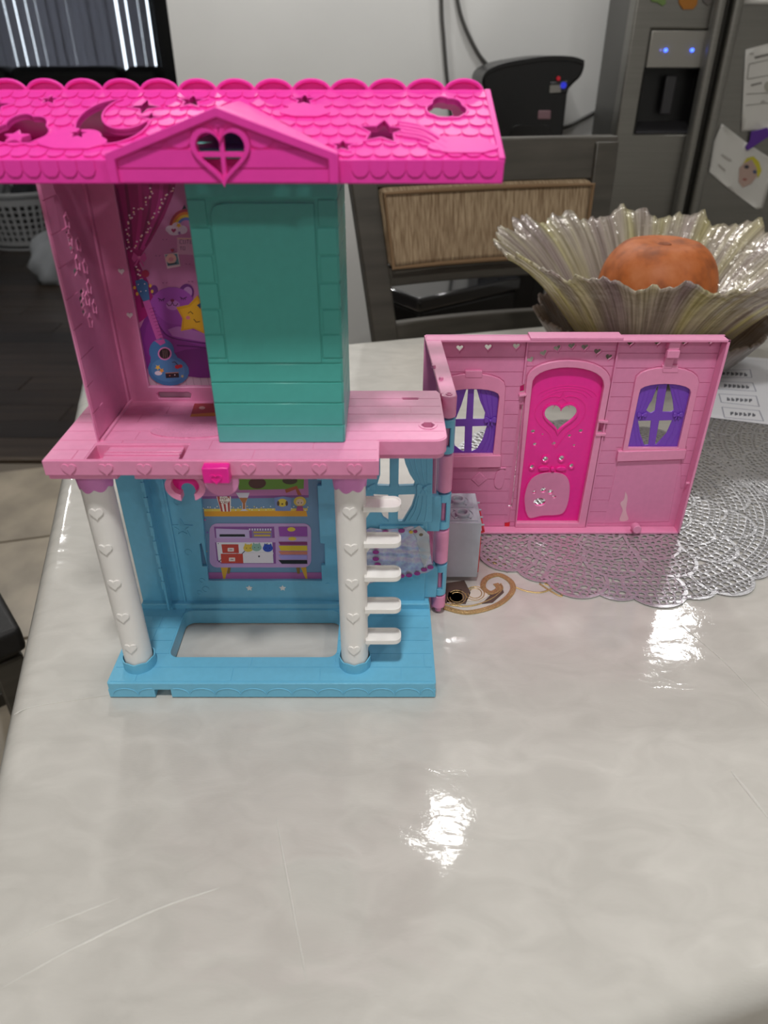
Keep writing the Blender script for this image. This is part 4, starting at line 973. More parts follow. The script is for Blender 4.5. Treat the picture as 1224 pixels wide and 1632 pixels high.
# door
dh = z1x([(840, 595)])[0]; dheart = [(x, y) for x, y in heart(dh[0], dh[1] + .0005, .0330, 36)]
spots = [ell(*z1x([p])[0], r, n=10) for p, r in (((685, 683), .0021), ((740, 700), .0011), ((695, 757), .0019), ((805, 753), .0021), ((895, 708), .0018), ((960, 680), .0021), ((922, 763), .0014))]
paws = [ell(*z1x([p])[0], .0028, .0034, 12) for p in ((755, 840), (848, 835))] + [ell(*z1x([p])[0], .0021, .0028, 12) for p in ((678, 885), (905, 878))]
flap = spline(z1x([(640, 1130), (636, 1050), (665, 965), (720, 925), (800, 915), (865, 930), (893, 980), (888, 1070), (862, 1140), (820, 1158), (735, 1162), (665, 1175), (640, 1130)]), 5)[:-1]
pp = [ell(*z1x([p])[0], a, b_, 14) for p, a, b_ in (((722, 1085), .0068, .0052), ((690, 1028), .0020, .0020), ((742, 1017), .0030, .0032), ((783, 1028), .0028, .0030), ((806, 1055), .0020, .0018))]
dg = mk('door', G().region([offset(door_i, .0009)], [dheart] + spots + paws + pp, mF(YQ), -.0050, -.0028), HOT, front, bevel=.0003, seg=1)
mk('heart_rim', G().region([offset(dheart, .0018)], [dheart], mF(YQ), -.003, -.0014), HOT, dg, bevel=.0004)
mk('heart_rim', G().region([offset(dheart, .0095)], [offset(dheart, .0088)], mF(YQ), -.003, -.0023), HOT, dg)
for p in paws: mk('paw_rim', G().region([offset(p, .0013)], [p], mF(YQ), -.003, -.0014), HOT, dg)
mk('pet_flap', G().region([flap], pp, mF(YQ), -.003, -.0012), PINK2, dg, bevel=.0006)
mk('flap_rim', G().region([offset(flap, .0010)], [flap], mF(YQ), -.003, -.0016), HOT, dg)
for px in (745, 845): q = z1x([(px, 893)])[0]; mk('bow_ribbon', G().prism(ell(q[0], q[1], .0058, .0024, 14), mF(YQ), -.003, -.0002), HOT, dg, bevel=.0005)
q = z1x([(795, 895)])[0]; mk('bow_knot', G().prism(ell(q[0], q[1], .0022, .0022, 12), mF(YQ), -.003, .0006), HOT, dg, bevel=.0005)
for rr in (.022, .027, .032): mk('carved_swag', G().tube([(dh[0] + .004 + rr * math.cos(t), YQ + .0028, dh[1] + .016 + rr * .55 * math.sin(t)) for t in [.35 + 2.4 * k / 12 for k in range(13)]], .0004, 5), HOT, dg)
mk('door_frame', G().region([door_o], [door_i] + grv[1:2], mF(YQ), -.0006, .0034), PINK, front, bevel=.0006)
mk('recess_backing', G().prism(grv[1], mF(YQ), -.0052, -.0040), PINK2, front)
for q in ([(600, 455), (642, 450), (640, 462), (598, 468)], [(1052, 600), (1108, 606), (1104, 620), (1050, 614)], [(1036, 678), (1094, 676), (1092, 690), (1034, 692)]): mk('hinge_stop', G().prism(z1x(q), mF(YQ), 0, .0050), PINK, front, bevel=.0004)
mk('groove_floor', G().prism(grv[0], mF(YQ), -.0052, -.0040), PINK2, front); mk('groove_floor', G().prism(grv[2], mF(YQ), -.0052, -.0040), HOT, front); mk('latch_hole', G().prism(grv[3], mF(YQ), .0002, .0008), RED, front)
# siding boards
exc = [offset(winL_o, .0006), offset(winR_o, .0006), offset(door_o, .0008), ap([(698, 723), (799, 721), (799, 744), (696, 745)]), ap([(980, 735), (982, 712), (1094, 711), (1092, 731), (1086, 731), (1083, 841), (962, 843)])] + [offset(h, .0008) for h in hearts] + [offset(q, .0008) for q in grv]
pitch = .01515; secL, secD, secR = (PX0 + .014, jx[0] - .0014), (jx[0] + .0014, jx[1] - .0014), (jx[1] + .0016, PX1 - .0032)
for x0, x1, ph in ((*secL, .0), (*secD, .006), (*secR, .004)):
    z = PZ0 + .0028 + ph - pitch * (ph > 0)
    while z < PZ1 - .004:
        a, b_ = max(z, PZ0 + .0028), min(z + pitch - .0007, PZ1 - .0028)
        if b_ - a > .002:
            g = G().region([[(x0, a), (x1, a), (x1, b_), (x0, b_)]], exc, mF(YQ), -.0003, .0007)
            mks('siding_board', g, PINK2, front, smooth=False)
        z += pitch
mk('lower_panel', G().region([ap([(985, 736), (1084, 733), (1066, 831), (961, 834)])], [], mF(YQ), -.0003, .0005), PINK2, front, bevel=.0004)
mk('glue_smear', G().region([spline(z2x([(308, 1140), (322, 1180), (312, 1260), (326, 1320), (270, 1325), (290, 1260), (275, 1215), (298, 1190), (308, 1140)]), 4)[:-1]], [], mF(YQ), .0004, .0007), mat('dried_glue', 'E8B9C8', .25), front)
c = z1x([(372, 947)])[0]; mk('pot_holder', G().region([ell(*c, .0088, .0088, 4)], [], mF(YQ), 0, .0016), PINK2, front, bevel=.0008); mk('pot_holder_patch', G().region([ell(*c, .0040, .0040, 4)], [], mF(YQ), .0010, .0021), PINK2, front)
c = z1x([(488, 945)])[0]; mk('oven_mitt', G().region([spline([(c[0] + .006 * a, c[1] + .010 * b_) for a, b_ in ((-.9, -.2), (-.5, .9), (.7, 1.1), (.9, 0), (.6, -1.0), (0, -1.2), (-.7, -.9), (-.9, -.2))], 4)[:-1]], [], mF(YQ), 0, .0016), PINK2, front, bevel=.0008)
mk('utensil_rail', G().tube([(x, YQ - .0012, z) for x, z in z1x([(370, 888), (525, 882)])], .0010, 8), PINK2, front)
q = z2x([(608, 180), (608, 330)]); mk('hanging_clip', G().box(q[0][0] - .0055, q[0][0] + .0055, YQ - .009, YQ, q[0][1] - .006, PZ1 - .001).box(q[0][0] - .006, q[0][0] + .006, YQ - .0105, YQ - .004, q[0][1] - .013, q[0][1] - .005).box(q[0][0] - .0045, q[0][0] + .0045, YQ - .004, YQ, q[0][1] - .026, q[0][1] - .012), PINK, front, bevel=.001)
q = at(1013, 841, YQ - fd); mk('hinge_peg', G().tube([(q[0], YQ - fd + .003, q[1]), (q[0], YQ - fd - .006, q[1] + .001)], .0048, 16), PINK, front, bevel=.0006)
q = z2x([(695, 1060)])[0]; mk('edge_lug', G().tube([(PX1 - .006, YQ - .009, q[1]), (PX1 - .002, YQ - .009, q[1])], .0016, 8), PINK, front)
# ---- toy stove on the side wall
sx0, sx1, sy0, sy1, sz0, sz1 = .0585, .0935, .576, .632, .0062, .0712
stove = mk('stove', G().box(sx0, sx1, sy0, sy1, sz0, sz1), GREYP, house, bevel=.0008)
for bx, by in ((.0760, .5905), (.0740, .6150)):
    b_ = mk('hob_plate', G().box(bx - .0145, bx + .0145, by - .0108, by + .0108, sz1 - .0004, sz1 + .0008), GREYP, stove, bevel=.0004)
    mk('burner', G().lathe([(.0040, sz1 + .0006), (.0072, sz1 + .0006), (.0070, sz1 + .0036), (.0050, sz1 + .0042), (.0040, sz1 + .0030)], (bx, by, 0), 28, close=True), GREYP, stove)
    for k in range(4):
        t = PI / 4 + k * PI / 2; mk('burner_arm', G().tube([(bx + r * math.cos(t), by + r * math.sin(t), sz1 + .0012) for r in (.0066, .0115)], .0008, 6), GREYP, stove)
    mk('burner_ring', G().tube([(bx + .0105 * math.cos(t), by + .0092 * math.sin(t), sz1 + .0010) for t in [2 * PI * k / 28 for k in range(28)]], .0006, 6, True), GREYP, stove)
mk('oven_door', G().box(sx1 - .0002, sx1 + .0012, sy0 + .003, sy1 - .004, sz0 + .004, .052), RED, stove, bevel=.0004)
mk('oven_handle', G().tube([(sx1 + .0005, sy0 + .010, .054), (sx1 + .004, sy0 + .010, .055), (sx1 + .004, sy1 - .010, .055), (sx1 + .0005, sy1 - .010, .054)], .0012, 8), RED, stove)
for k in range(4): mk('stove_knob', G().tube([(sx1 - .0002, sy0 + .006 + k * .0135, .0655), (sx1 + .0036, sy0 + .006 + k * .0135, .0655)], [.0013, .0008], 10), GREYP, stove)
mk('mounting_tab', G().box(.0560, sx0 + .0005, sy0 + .01, sy1 - .01, .02, .06), PINK2, stove)

# ================================================================ THINGS ON THE TABLE
SILV = add_noise(mat('silver_vinyl', 'D2D2D6', 0.30, 0.7), (500, 500, 500), .12, .25, 3, .0006)
def placemat(cx, cy, R, z0, label, a0=0.0):
    """pressed vinyl lace mat: overlapping petals, pierced all over"""
    me_ = thing('placemat', label, 'placemat', (cx, cy, 0), group=None)
    petals = []
    for ring, (n, r, w, off) in enumerate(((15, R, .034, 0), (15, R * .965, .030, .5), (15, R * .80, .033, .5), (13, R * .65, .031, 0), (11, R * .50, .030, .5), (8, R * .34, .028, 0))):
        for k in range(n): petals.append((ring, a0 + 2 * PI * (k + off) / n, r, w))
    rank = {1: 0, 0: 1, 2: 2, 3: 3, 4: 4, 5: 5}
    def outline(p, d=0.0):
        ring, a, r, w = p; ct = r - w
        o = [(ct + (w - d) * math.cos(t), (w * .95 - d) * math.sin(t)) for t in [-PI * .55 + PI * 1.1 * k / 16 for k in range(17)]]
        o += [(ct - w * .9, w * .66 - d), (ct - w * 1.9, w * .22), (ct - w * 1.9, -w * .22), (ct - w * .9, -(w * .66 - d))]
        c, s = math.cos(a), math.sin(a); return [(cx + x * c - y * s, cy + x * s + y * c) for x, y in o]
    polys = [outline(p) for p in petals]; ins = [outline(p, .0022) for p in petals]; bbs = [bbox(p) for p in polys]
    hold = lambda bb, q: bb[0] <= q[0] <= bb[1] and bb[2] <= q[1] <= bb[3]
    prio = [rank[p[0]] * 100 + (i % 2) for i, p in enumerate(petals)]
    def owner(q):
        best = None
        for i in range(len(petals)):
            if hold(bbs[i], q) and (best is None or prio[i] > prio[best]) and pip(*q, polys[i]): best = i
        return best
    zof = lambda i: z0 + .00008 * rank[petals[i][0]]
    g = G(); rnd = random.Random(3); r = .010; ri = 0
    while r < R:
        dr = (.0064, .0078, .0052)[ri % 3]; nn = max(9, int(2 * PI * r / (.0074, .0090, .0058)[ri % 3]))
        for k in range(nn):
            t0 = 2 * PI * (k + .5 * (ri % 2)) / nn; t1 = t0 + 2 * PI / nn; tm = (t0 + t1) / 2; rm = r + dr / 2
            q = (cx + rm * math.cos(tm), cy + rm * math.sin(tm)); ow = owner(q)
            if ow is None and rm > R * .30: continue
            if ow is not None and not pip(*q, ins[ow]): continue
            zz = zof(ow) if ow is not None else z0 + .0004
            bd = []; hl_ = []; jr = rnd.uniform(.62, .80); jt = rnd.uniform(-.5, .5)
            for (a, b_) in ((-1, -1), (0, -1), (1, -1), (1, 0), (1, 1), (0, 1), (-1, 1), (-1, 0)):
                bd.append((cx + (rm + b_ * dr / 2) * math.cos(tm + a * (t1 - t0) / 2), cy + (rm + b_ * dr / 2) * math.sin(tm + a * (t1 - t0) / 2)))
                kk = jr * (.74 if a and b_ else 1.0); rr_ = rm + b_ * dr / 2 * kk; tt = tm + (a * kk + jt * .4 * b_) * (t1 - t0) / 2
                hl_.append((cx + rr_ * math.cos(tt), cy + rr_ * math.sin(tt)))
            g.add([(x, y, zz + .0006) for x, y in bd] + [(x, y, zz + .0004) for x, y in hl_], [(i, (i + 1) % 8, 8 + (i + 1) % 8, 8 + i) for i in range(8)])
        r += dr; ri += 1
    web = mk('pierced_web', g, SILV, me_, smooth=False); web['kind'] = 'stuff'
    sd = web.modifiers.new('thick', 'SOLIDIFY'); sd.thickness = .0006; sd.offset = -1
    for i, p in enumerate(petals):
        over = [polys[j] for j in range(len(petals)) if j != i and prio[j] > prio[i] and touch(bbs[i], bbs[j])]
        h = G().region([polys[i]], [outline(p, .0040 if rank[p[0]] < 3 else .0030)] + over, mT(zof(i)), .0001, .0009)
        if h.v: mks('petal_rim', h, SILV, me_, angle=30)
    return me_
placemat(.265, .750, .2150, 0.0003, 'silver lace-cut placemat under the pink fold-out wall of the dollhouse', .13)
placemat(.640, .835, .2150, 0.0004, 'silver lace-cut placemat lying under the white printed papers', .05)
# papers
PAPER = mat('paper', 'E9EAF0', .7); INK = mat('ink', '4A4C58', .7)
pa = thing('paper_sheet', 'white worksheet with a column of boxed words beside the ruffled bowl', 'paper', (.60, 1.08, .0015))
def pz_(u, v): return .0020 + .004 * math.sin((u - .45) * 9) ** 2 * max(0, v - .95)
pc = [(.462, .966), (.655, .905), (.75, 1.16), (.52, 1.23)]
mk('sheet', G().region([pc], [], lambda u, v, d: (u, v, pz_(u, v) + d), 0, .0003, grid=.02), PAPER, pa, angle=180)
g = G(); g2 = G()
def onp(px, py): return onz(px, py, .0028)
for bx in ([(1143, 590), (1196, 589), (1199, 602), (1142, 602)], [(1141, 607), (1200, 610), (1206, 624), (1145, 620)], [(1145, 627), (1206, 631), (1211, 648), (1149, 641)], [(1150, 648), (1211, 654), (1218, 671), (1154, 665)]):
    P = [onp(*q) for q in bx]; mk('word_box', G().region([P], [offset(P, -.0014)], lambda u, v, d: (u, v, pz_(u, v) + .0003 + d), 0, .0002), mat('box_line', '9A9CAC', .7), pa, smooth=False)
    cx_, cy_ = sum(q[0] for q in bx) / 4, sum(q[1] for q in bx) / 4 + (.5); rn = random.Random(cy_)
    for k in range(6):
        x = cx_ - 19 + k * 7; y = cy_ + (k - 3) * .45
        for dx, dy, w, h in ((0, 0, 2.2, 5.2), (2.6, rn.uniform(-1, 1), 2.0, 3.4)):
            q = [onp(x + dx, y + dy - h / 2), onp(x + dx + w, y + dy - h / 2), onp(x + dx + w, y + dy + h / 2), onp(x + dx, y + dy + h / 2)]
            g.region([q], [], lambda u, v, d: (u, v, pz_(u, v) + .0003 + d), 0, .0002)
w_ = mk('printed_words', g, INK, pa, smooth=False); w_['kind'] = 'stuff'
pb = thing('paper_sheet', 'white paper lying under the front edge of the boxed worksheet', 'paper', (.72, 1.0, .001))
mk('sheet', G().region([[(.50, .955), (.78, .868), (.92, 1.15), (.60, 1.22)]], [], mT(.0011), 0, .0003), PAPER, pb)

# bowl and saucer
BC = (.447, 1.200)
def glassm(name, cols, alpha):
    m = mat(name, cols[0], .22, .08, coat=.9, Coat_Roughness=.05); N, L, b = nodes(m)
    tc = N.new('ShaderNodeTexCoord'); sx = N.new('ShaderNodeSeparateXYZ'); at2 = N.new('ShaderNodeMath'); at2.operation = 'ARCTAN2'
    L.new(tc.outputs['Object'], sx.inputs[0]); L.new(sx.outputs[1], at2.inputs[0]); L.new(sx.outputs[0], at2.inputs[1])
    vl = N.new('ShaderNodeVectorMath'); vl.operation = 'LENGTH'; L.new(tc.outputs['Object'], vl.inputs[0])
    cb = N.new('ShaderNodeCombineXYZ'); L.new(at2.outputs[0], cb.inputs[0]); L.new(vl.outputs['Value'], cb.inputs[1])
    def nz(sc, det):
        mpn = N.new('ShaderNodeMapping'); mpn.inputs['Scale'].default_value = sc; n = N.new('ShaderNodeTexNoise'); n.inputs['Scale'].default_value = 1; n.inputs['Detail'].default_value = det
        L.new(cb.outputs[0], mpn.inputs[0]); L.new(mpn.outputs[0], n.inputs['Vector']); return n.outputs['Fac']
    r = N.new('ShaderNodeValToRGB'); L.new(nz((5.5, 2.0, 1), 2), r.inputs[0])
    el = r.color_ramp.elements; el[0].position = .34; el[0].color = lin(cols[0]); el[1].position = .66; el[1].color = lin(cols[2])
    e = el.new(.5); e.color = lin(cols[1])
    r2 = N.new('ShaderNodeValToRGB'); L.new(nz((60, 6, 1), 3), r2.inputs[0]); r2.color_ramp.elements[0].position = .36; r2.color_ramp.elements[0].color = (.42, .38, .33, 1); r2.color_ramp.elements[1].position = .6; r2.color_ramp.elements[1].color = (1, 1, 1, 1)
    mx = N.new('ShaderNodeMix'); mx.data_type = 'RGBA'; mx.blend_type = 'MULTIPLY'; mx.inputs[0].default_value = .75
    L.new(r.outputs[0], mx.inputs[6]); L.new(r2.outputs[0], mx.inputs[7]); L.new(mx.outputs[2], b.inputs['Base Color'])
    bp = N.new('ShaderNodeBump'); bp.inputs['Strength'].default_value = .8; bp.inputs['Distance'].default_value = .003
    n3 = N.new('ShaderNodeTexNoise'); n3.inputs['Scale'].default_value = 55; n3.inputs['Detail'].default_value = 3; L.new(tc.outputs['Object'], n3.inputs['Vector'])
    L.new(n3.outputs['Fac'], bp.inputs['Height']); L.new(bp.outputs[0], b.inputs['Normal']); L.new(bp.outputs[0], b.inputs['Coat Normal'])
    tr = N.new('ShaderNodeBsdfTranslucent'); mxs = N.new('ShaderNodeMixShader'); mxs.inputs[0].default_value = alpha
    L.new(mx.outputs[2], tr.inputs[0]); L.new(b.outputs[0], mxs.inputs[1]); L.new(tr.outputs[0], mxs.inputs[2]); L.new(mxs.outputs[0], N['Material Output'].inputs[0])
    return m
BOWLM = glassm('pearl_glass', ('C4B4B2', 'DCD3C2', 'E6DFB0'), .45)
SAUM = glassm('smoked_glass', ('A4958E', 'B8AAA0', 'AC9D95'), .45)
def ruffle(prof, amp, n, th, m, name, label, cat, zoff):
    t = thing(name, label, cat, (BC[0], BC[1], zoff)); rn = random.Random(5); ph = [rn.uniform(0, 6.28) for _ in range(8)]
    NT = 320; v = []; R = prof[-1][0]
    def wave(a): return .55 * math.sin(n * a + ph[0] + .8 * math.sin(3 * a + ph[1])) + .30 * math.sin(2.3 * n // 1 * a + ph[2]) + .22 * math.sin(int(n * .43) * a + ph[3])
    for i, (r, z) in enumerate(prof):
        k = (r / R) ** 2.2
        for j in range(NT):
            a = 2 * PI * j / NT; w = wave(a)
            rib = .0018 * math.sin(110 * a + 2 * math.sin(5 * a)) * (r / R)
            edge = (.0035 * math.sin(47 * a + ph[4]) + .0025 * math.sin(83 * a + ph[5])) * max(0, (i - len(prof) + 3)) / 2
            rr = r * (1 + .05 * k * w) + rib * .4 + edge * .5; zz = z + amp * k * w + rib + edge * .6
            v.append((BC[0] + rr * math.cos(a), BC[1] + rr * math.sin(a), zoff + zz))
    f = [(i * NT + j, i * NT + (j + 1) % NT, (i + 1) * NT + (j + 1) % NT, (i + 1) * NT + j) for i in range(len(prof) - 1) for j in range(NT)]
    f.append(tuple(range(NT))[::-1])
    o = mk(name.split('_')[-1] + '_shell', G().add(v, f), m, t, angle=180)
    s = o.modifiers.new('thick', 'SOLIDIFY'); s.thickness = th; s.offset = 0
    return t
sp_ = [(.09, .002), (.12, .006), (.146, .022), (.164, .044), (.178, .064), (.188, .078)]
ruffle(sp_, .004, 9, .004, SAUM, 'glass_saucer', 'smoky glass plate underneath the ruffled pearl bowl', 'plate', 0.0035)
bp_ = [(.07, .014), (.092, .020), (.112, .038), (.136, .066), (.160, .095), (.184, .122), (.206, .144), (.226, .161), (.244, .174), (.258, .183), (.268, .188)]
ruffle(bp_, .0125, 15, .0035, BOWLM, 'ruffled_bowl', 'large ruffled pearl and gold glass bowl holding a pumpkin', 'bowl', 0.004)
# pumpkin
PUMP = mat('pumpkin_skin', 'C56A34', .55); N, L, b = nodes(PUMP)
tc = N.new('ShaderNodeTexCoord'); n1 = N.new('ShaderNodeTexNoise'); n1.inputs['Scale'].default_value = 30; n1.inputs['Detail'].default_value = 8; L.new(tc.outputs['Object'], n1.inputs['Vector'])
r = N.new('ShaderNodeValToRGB'); r.color_ramp.elements[0].position = .3; r.color_ramp.elements[0].color = lin('8E4A22'); r.color_ramp.elements[1].position = .7; r.color_ramp.elements[1].color = lin('CB7A48'); e = r.color_ramp.elements.new(.5); e.color = lin('BE672F')
L.new(n1.outputs['Fac'], r.inputs[0]); L.new(r.outputs[0], b.inputs['Base Color'])
pc_ = Vector((.440, 1.180, .049)); pt = thing('pumpkin', 'small round orange pumpkin sitting in the ruffled glass bowl', 'pumpkin', pc_)
prof = []
for k in range(25):
    t = -PI / 2 + PI * k / 24; rr = .0925 * math.cos(t) ** .72; zz = .081 + .081 * math.sin(t)
    if t > .9: zz -= .016 * ((t - .9) / .67) ** 2
    prof.append((max(rr, .0004), zz))
g = G().lathe(prof, pc_, 72, lambda a, r, z: (r * (1 - .030 * (1 - abs(math.sin(a * 4.5 + .6))) ** 2 - .03 * max(0, math.cos(a - PI / 2)) ** 8), z))
mk('flesh', g, PUMP, pt, angle=180)
mk('stem_scar', G().lathe([(.004, .140), (.010, .1425), (.013, .1465), (.009, .150), (.003, .148)], pc_, 14), mat('scar', '8A4A28', .7), pt)

# ================================================================ BEHIND AND BESIDE THE TABLE
CWOOD = add_noise(mat('grey_brown_wood', '4A463F', .42), (5, 5, 40), .25, .05, 6, .001)
FAB = mat('beige_chenille', '9A8469', .9)
N, L, b = nodes(FAB); tc = N.new('ShaderNodeTexCoord'); mpn = N.new('ShaderNodeMapping'); mpn.inputs['Scale'].default_value = (260, 40, 26)
nz = N.new('ShaderNodeTexNoise'); nz.inputs['Scale'].default_value = 1; nz.inputs['Detail'].default_value = 5; L.new(tc.outputs['Object'], mpn.inputs[0]); L.new(mpn.outputs[0], nz.inputs['Vector'])
r = N.new('ShaderNodeValToRGB'); r.color_ramp.elements[0].position = .35; r.color_ramp.elements[0].color = lin('80694F'); r.color_ramp.elements[1].position = .68; r.color_ramp.elements[1].color = lin('B29C7E')
L.new(nz.outputs['Fac'], r.inputs[0]); L.new(r.outputs[0], b.inputs['Base Color'])
bp = N.new('ShaderNodeBump'); bp.inputs['Strength'].default_value = .4; bp.inputs['Distance'].default_value = .001; L.new(nz.outputs['Fac'], bp.inputs['Height']); L.new(bp.outputs[0], b.inputs['Normal'])
SEATM = add_noise(mat('charcoal_seat', '1E1D1D', .5), (90, 90, 90), .2, .2, 3, .001)
PIPE = mat('piping', '84694C', .85)
def chair(label, loc, rz):
    """origin on the floor under the middle of the back; the sitter faces local -y"""
    c = thing('dining_chair', label, 'chair', loc, rz, local=True)
    lean = lambda z: .10 * max(0, (z - .45) / .62) ** 1.2 + (.06 * (1 - z / .45) if z < .45 else 0)
    hw = lambda z: .222 + .043 * min(1, max(0, (z - .62) / .42))
    for s in (-1, 1):
        g = G(); zs = [0, .2, .45, .62, .75, .88, 1.0, 1.055]; v = []
        for z in zs:
            x, y, w, d = s * hw(z), lean(z), .026, .020
            v += [(x - w, y - d, z), (x + w, y - d, z), (x + w, y + d, z), (x - w, y + d, z)]
        f = [(0, 3, 2, 1), tuple(range(len(v) - 4, len(v)))] + [(4 * i + k, 4 * i + (k + 1) % 4, 4 * i + 4 + (k + 1) % 4, 4 * i + 4 + k) for i in range(len(zs) - 1) for k in range(4)]
        mk('back_post', g.add(v, f), CWOOD, c, bevel=.003)
        mk('leg', G().box(s * .205 - .022, s * .205 + .022, -.435, -.391, 0, .43), CWOOD, c, bevel=.003)
    def rail(name, z0, z1, th, m, inset=0.0, off=0.0, bev=.004, sub=0):
        n = 12; P = []; g = G(); v = []
        for k in range(n + 1):
            t = -1 + 2 * k / n; bow_ = .018 * (1 - t * t)
            for z in (z0, z1):
                x = t * (hw(z) - inset); y = lean(z) + bow_ + off
                v += [(x, y - th / 2, z), (x, y + th / 2, z)]
        f = [(4 * k, 4 * k + 4, 4 * k + 5, 4 * k + 1) for k in range(n)] + [(4 * k + 2, 4 * k + 3, 4 * k + 7, 4 * k + 6) for k in range(n)] + [(4 * k, 4 * k + 2, 4 * k + 6, 4 * k + 4) for k in range(n)] + [(4 * k + 1, 4 * k + 5, 4 * k + 7, 4 * k + 3) for k in range(n)] + [(0, 1, 3, 2), (4 * n, 4 * n + 2, 4 * n + 3, 4 * n + 1)]
        return mk(name, g.add(v, f), m, c, bevel=bev, seg=3)
    rail('top_rail', .985, 1.065, .034, CWOOD, -.026)
    pad = rail('back_pad', .838, .986, .052, FAB, .026, -.006, .014)
    g = G(); pts = []
    for x, z in [(t, .842) for t in (-1, -.5, 0, .5, 1)] + [(t, .979) for t in (1, .5, 0, -.5, -1)]: pts.append((x * (hw(z) - .032), lean(z) + .018 * (1 - x * x) - .036, z))
    mk('piping', G().tube(pts, .0045, 8, True), PIPE, pad)
    rail('lower_rail', .800, .838, .028, CWOOD, .02); rail('bottom_rail', .675, .725, .026, CWOOD, .02)
    mk('seat', G().box(-.235, .235, -.45, .012, .445, .49), SEATM, c, bevel=.009, seg=3)
    mk('apron', G().box(-.222, .222, -.43, .0, .385, .446), CWOOD, c, bevel=.003)
    mk('stretcher', G().box(-.2, .2, -.23, -.205, .17, .20), CWOOD, c, bevel=.003)
    return c
ca = math.radians(15.1)
chair('grey brown wooden dining chair with beige ribbed back pad behind the fruit bowl', (.231, 1.535, FLOOR), ca)
chair('dark dining chair pulled up at the left edge of the table', (-1.005, 1.015, FLOOR), math.radians(38.9))
# black box behind the chair
p0 = Vector((*onz(668, 476, -.125), 0)); p1 = Vector((*onz(812, 445, -.125), 0)); p2 = Vector((*onz(632, 455, -.125), 0))
u = (p1 - p0).normalized(); w = Vector((-u.y, u.x, 0)); lu, lw_ = .40, .26
BLK = mat('black_gloss', '0B0B0C', .22)
st = thing('storage_box', 'black lidded box on the floor behind the beige padded chair', 'box', (p0.x, p0.y, FLOOR))
def qd(a0, a1, b0, b1): return [tuple((p0 + u * a + w * b_)[:2]) for a, b_ in ((a0, b0), (a1, b0), (a1, b1), (a0, b1))]
mk('box_body', G().prism(qd(.008, lu - .008, .008, lw_ - .008), mz, FLOOR, -.165), BLK, st, bevel=.01)
mk('lid', G().prism(qd(0, lu, 0, lw_), mz, -.166, -.125), mat('black_lid', '18181B', .14, coat=1.0), st, bevel=.008)
# water dispenser
DY0, DY1 = 2.44, 2.73
BLK2 = mat('black_plastic', '08080A', .35)
wd = thing('water_dispenser', 'black floor standing water dispenser between the chair and the steel refrigerator', 'water dispenser', (.40, 2.58, FLOOR))
bx0, bx1 = at(790, 170, DY0)[0], at(903, 170, DY0)[0]
cap = spline(ats([(773, 150), (768, 128), (776, 113), (800, 102), (835, 95), (875, 90), (912, 91), (930, 97), (932, 106), (926, 122), (914, 134), (906, 144), (904, 155)], DY0), 5)
zl_ = .20; body = [(bx0 - .018, FLOOR)] + [(bx0 - .018, zl_)] + cap + [(bx1, zl_), (bx1, FLOOR)]
mk('dispenser_body', G().prism(body, mF(DY0), DY0 - DY1, 0), BLK2, wd, bevel=.014, seg=4)
lidp = spline(ats([(768, 126), (776, 112), (800, 101), (835, 94), (875, 89), (912, 90), (931, 96)], DY0), 4); mk('top_cover', G().prism(lidp + [(x, z - .012) for x, z in lidp[::-1]], mF(DY0), DY0 - DY1 + .01, .006), BLK2, wd, bevel=.004)
mk('dispensing_bay', G().prism(rrect(bx0 + .05, bx1 - .04, FLOOR + .35, .27, .02), mF(DY0), -.002, .003), mat('bay_black', '050506', .25), wd, bevel=.002)
q = ats([(876, 130), (906, 128), (905, 148), (876, 150)], DY0); mk('tap_panel', G().prism(q, mF(DY0), -.01, .005), mat('dark_grey_panel', '26262A', .3), wd, bevel=.004)
def led(px, py, Y, r, col, parent, name, e=4.0):
    m = mat('led_' + col, col, .3); bb = nodes(m)[2]; bb.inputs['Emission Color'].default_value = lin(col); bb.inputs['Emission Strength'].default_value = e
    c_ = at(px, py, Y); return mk(name, G().tube([(c_[0], Y + .002, c_[1]), (c_[0], Y - .003, c_[1])], r, 12), m, parent)
led(890, 125, DY0 - .005, .0055, 'B01828', wd, 'red_light', .35); led(898, 136, DY0 - .007, .0085, '2830C0', wd, 'blue_light', .7)
q = ats([(876, 136), (893, 135), (893, 147), (875, 148)], DY0); mk('printed_label', G().prism(q, mF(DY0), .004, .0065), mat('label_grey', '8E8C86', .5), wd)
q = ats([(858, 176), (878, 176), (877, 190), (857, 190)], DY0); mk('round_badge', G().prism(q, mF(DY0), -.002, .003), mat('badge', '8B6A72', .5), wd, bevel=.002)
# cables on the wall
CAB = mat('grey_cable', '4B4A48', .5); YC = 2.772
def cable(label, px, Y=YC, r=.006):
    o = mk('cable', G().tube([(u_, Y, v_) for u_, v_ in spline(ats(px, Y), 8)], r, 10), CAB); return tag(o, label, 'cable')
cable('grey cable hanging straight down the white wall behind the roof', [(702, -60), (704, 20), (707, 60), (711, 110), (716, 160), (724, 260), (730, 420)])
cable('grey cable curving down the wall into the top of the black dispenser', [(722, -60), (730, 5), (742, 45), (762, 85), (782, 112), (796, 150), (805, 200)])
cable('grey power cable running from the dispenser to the refrigerator side', [(880, 210), (908, 200), (935, 186), (958, 174), (978, 172), (992, 164), (1002, 150)])
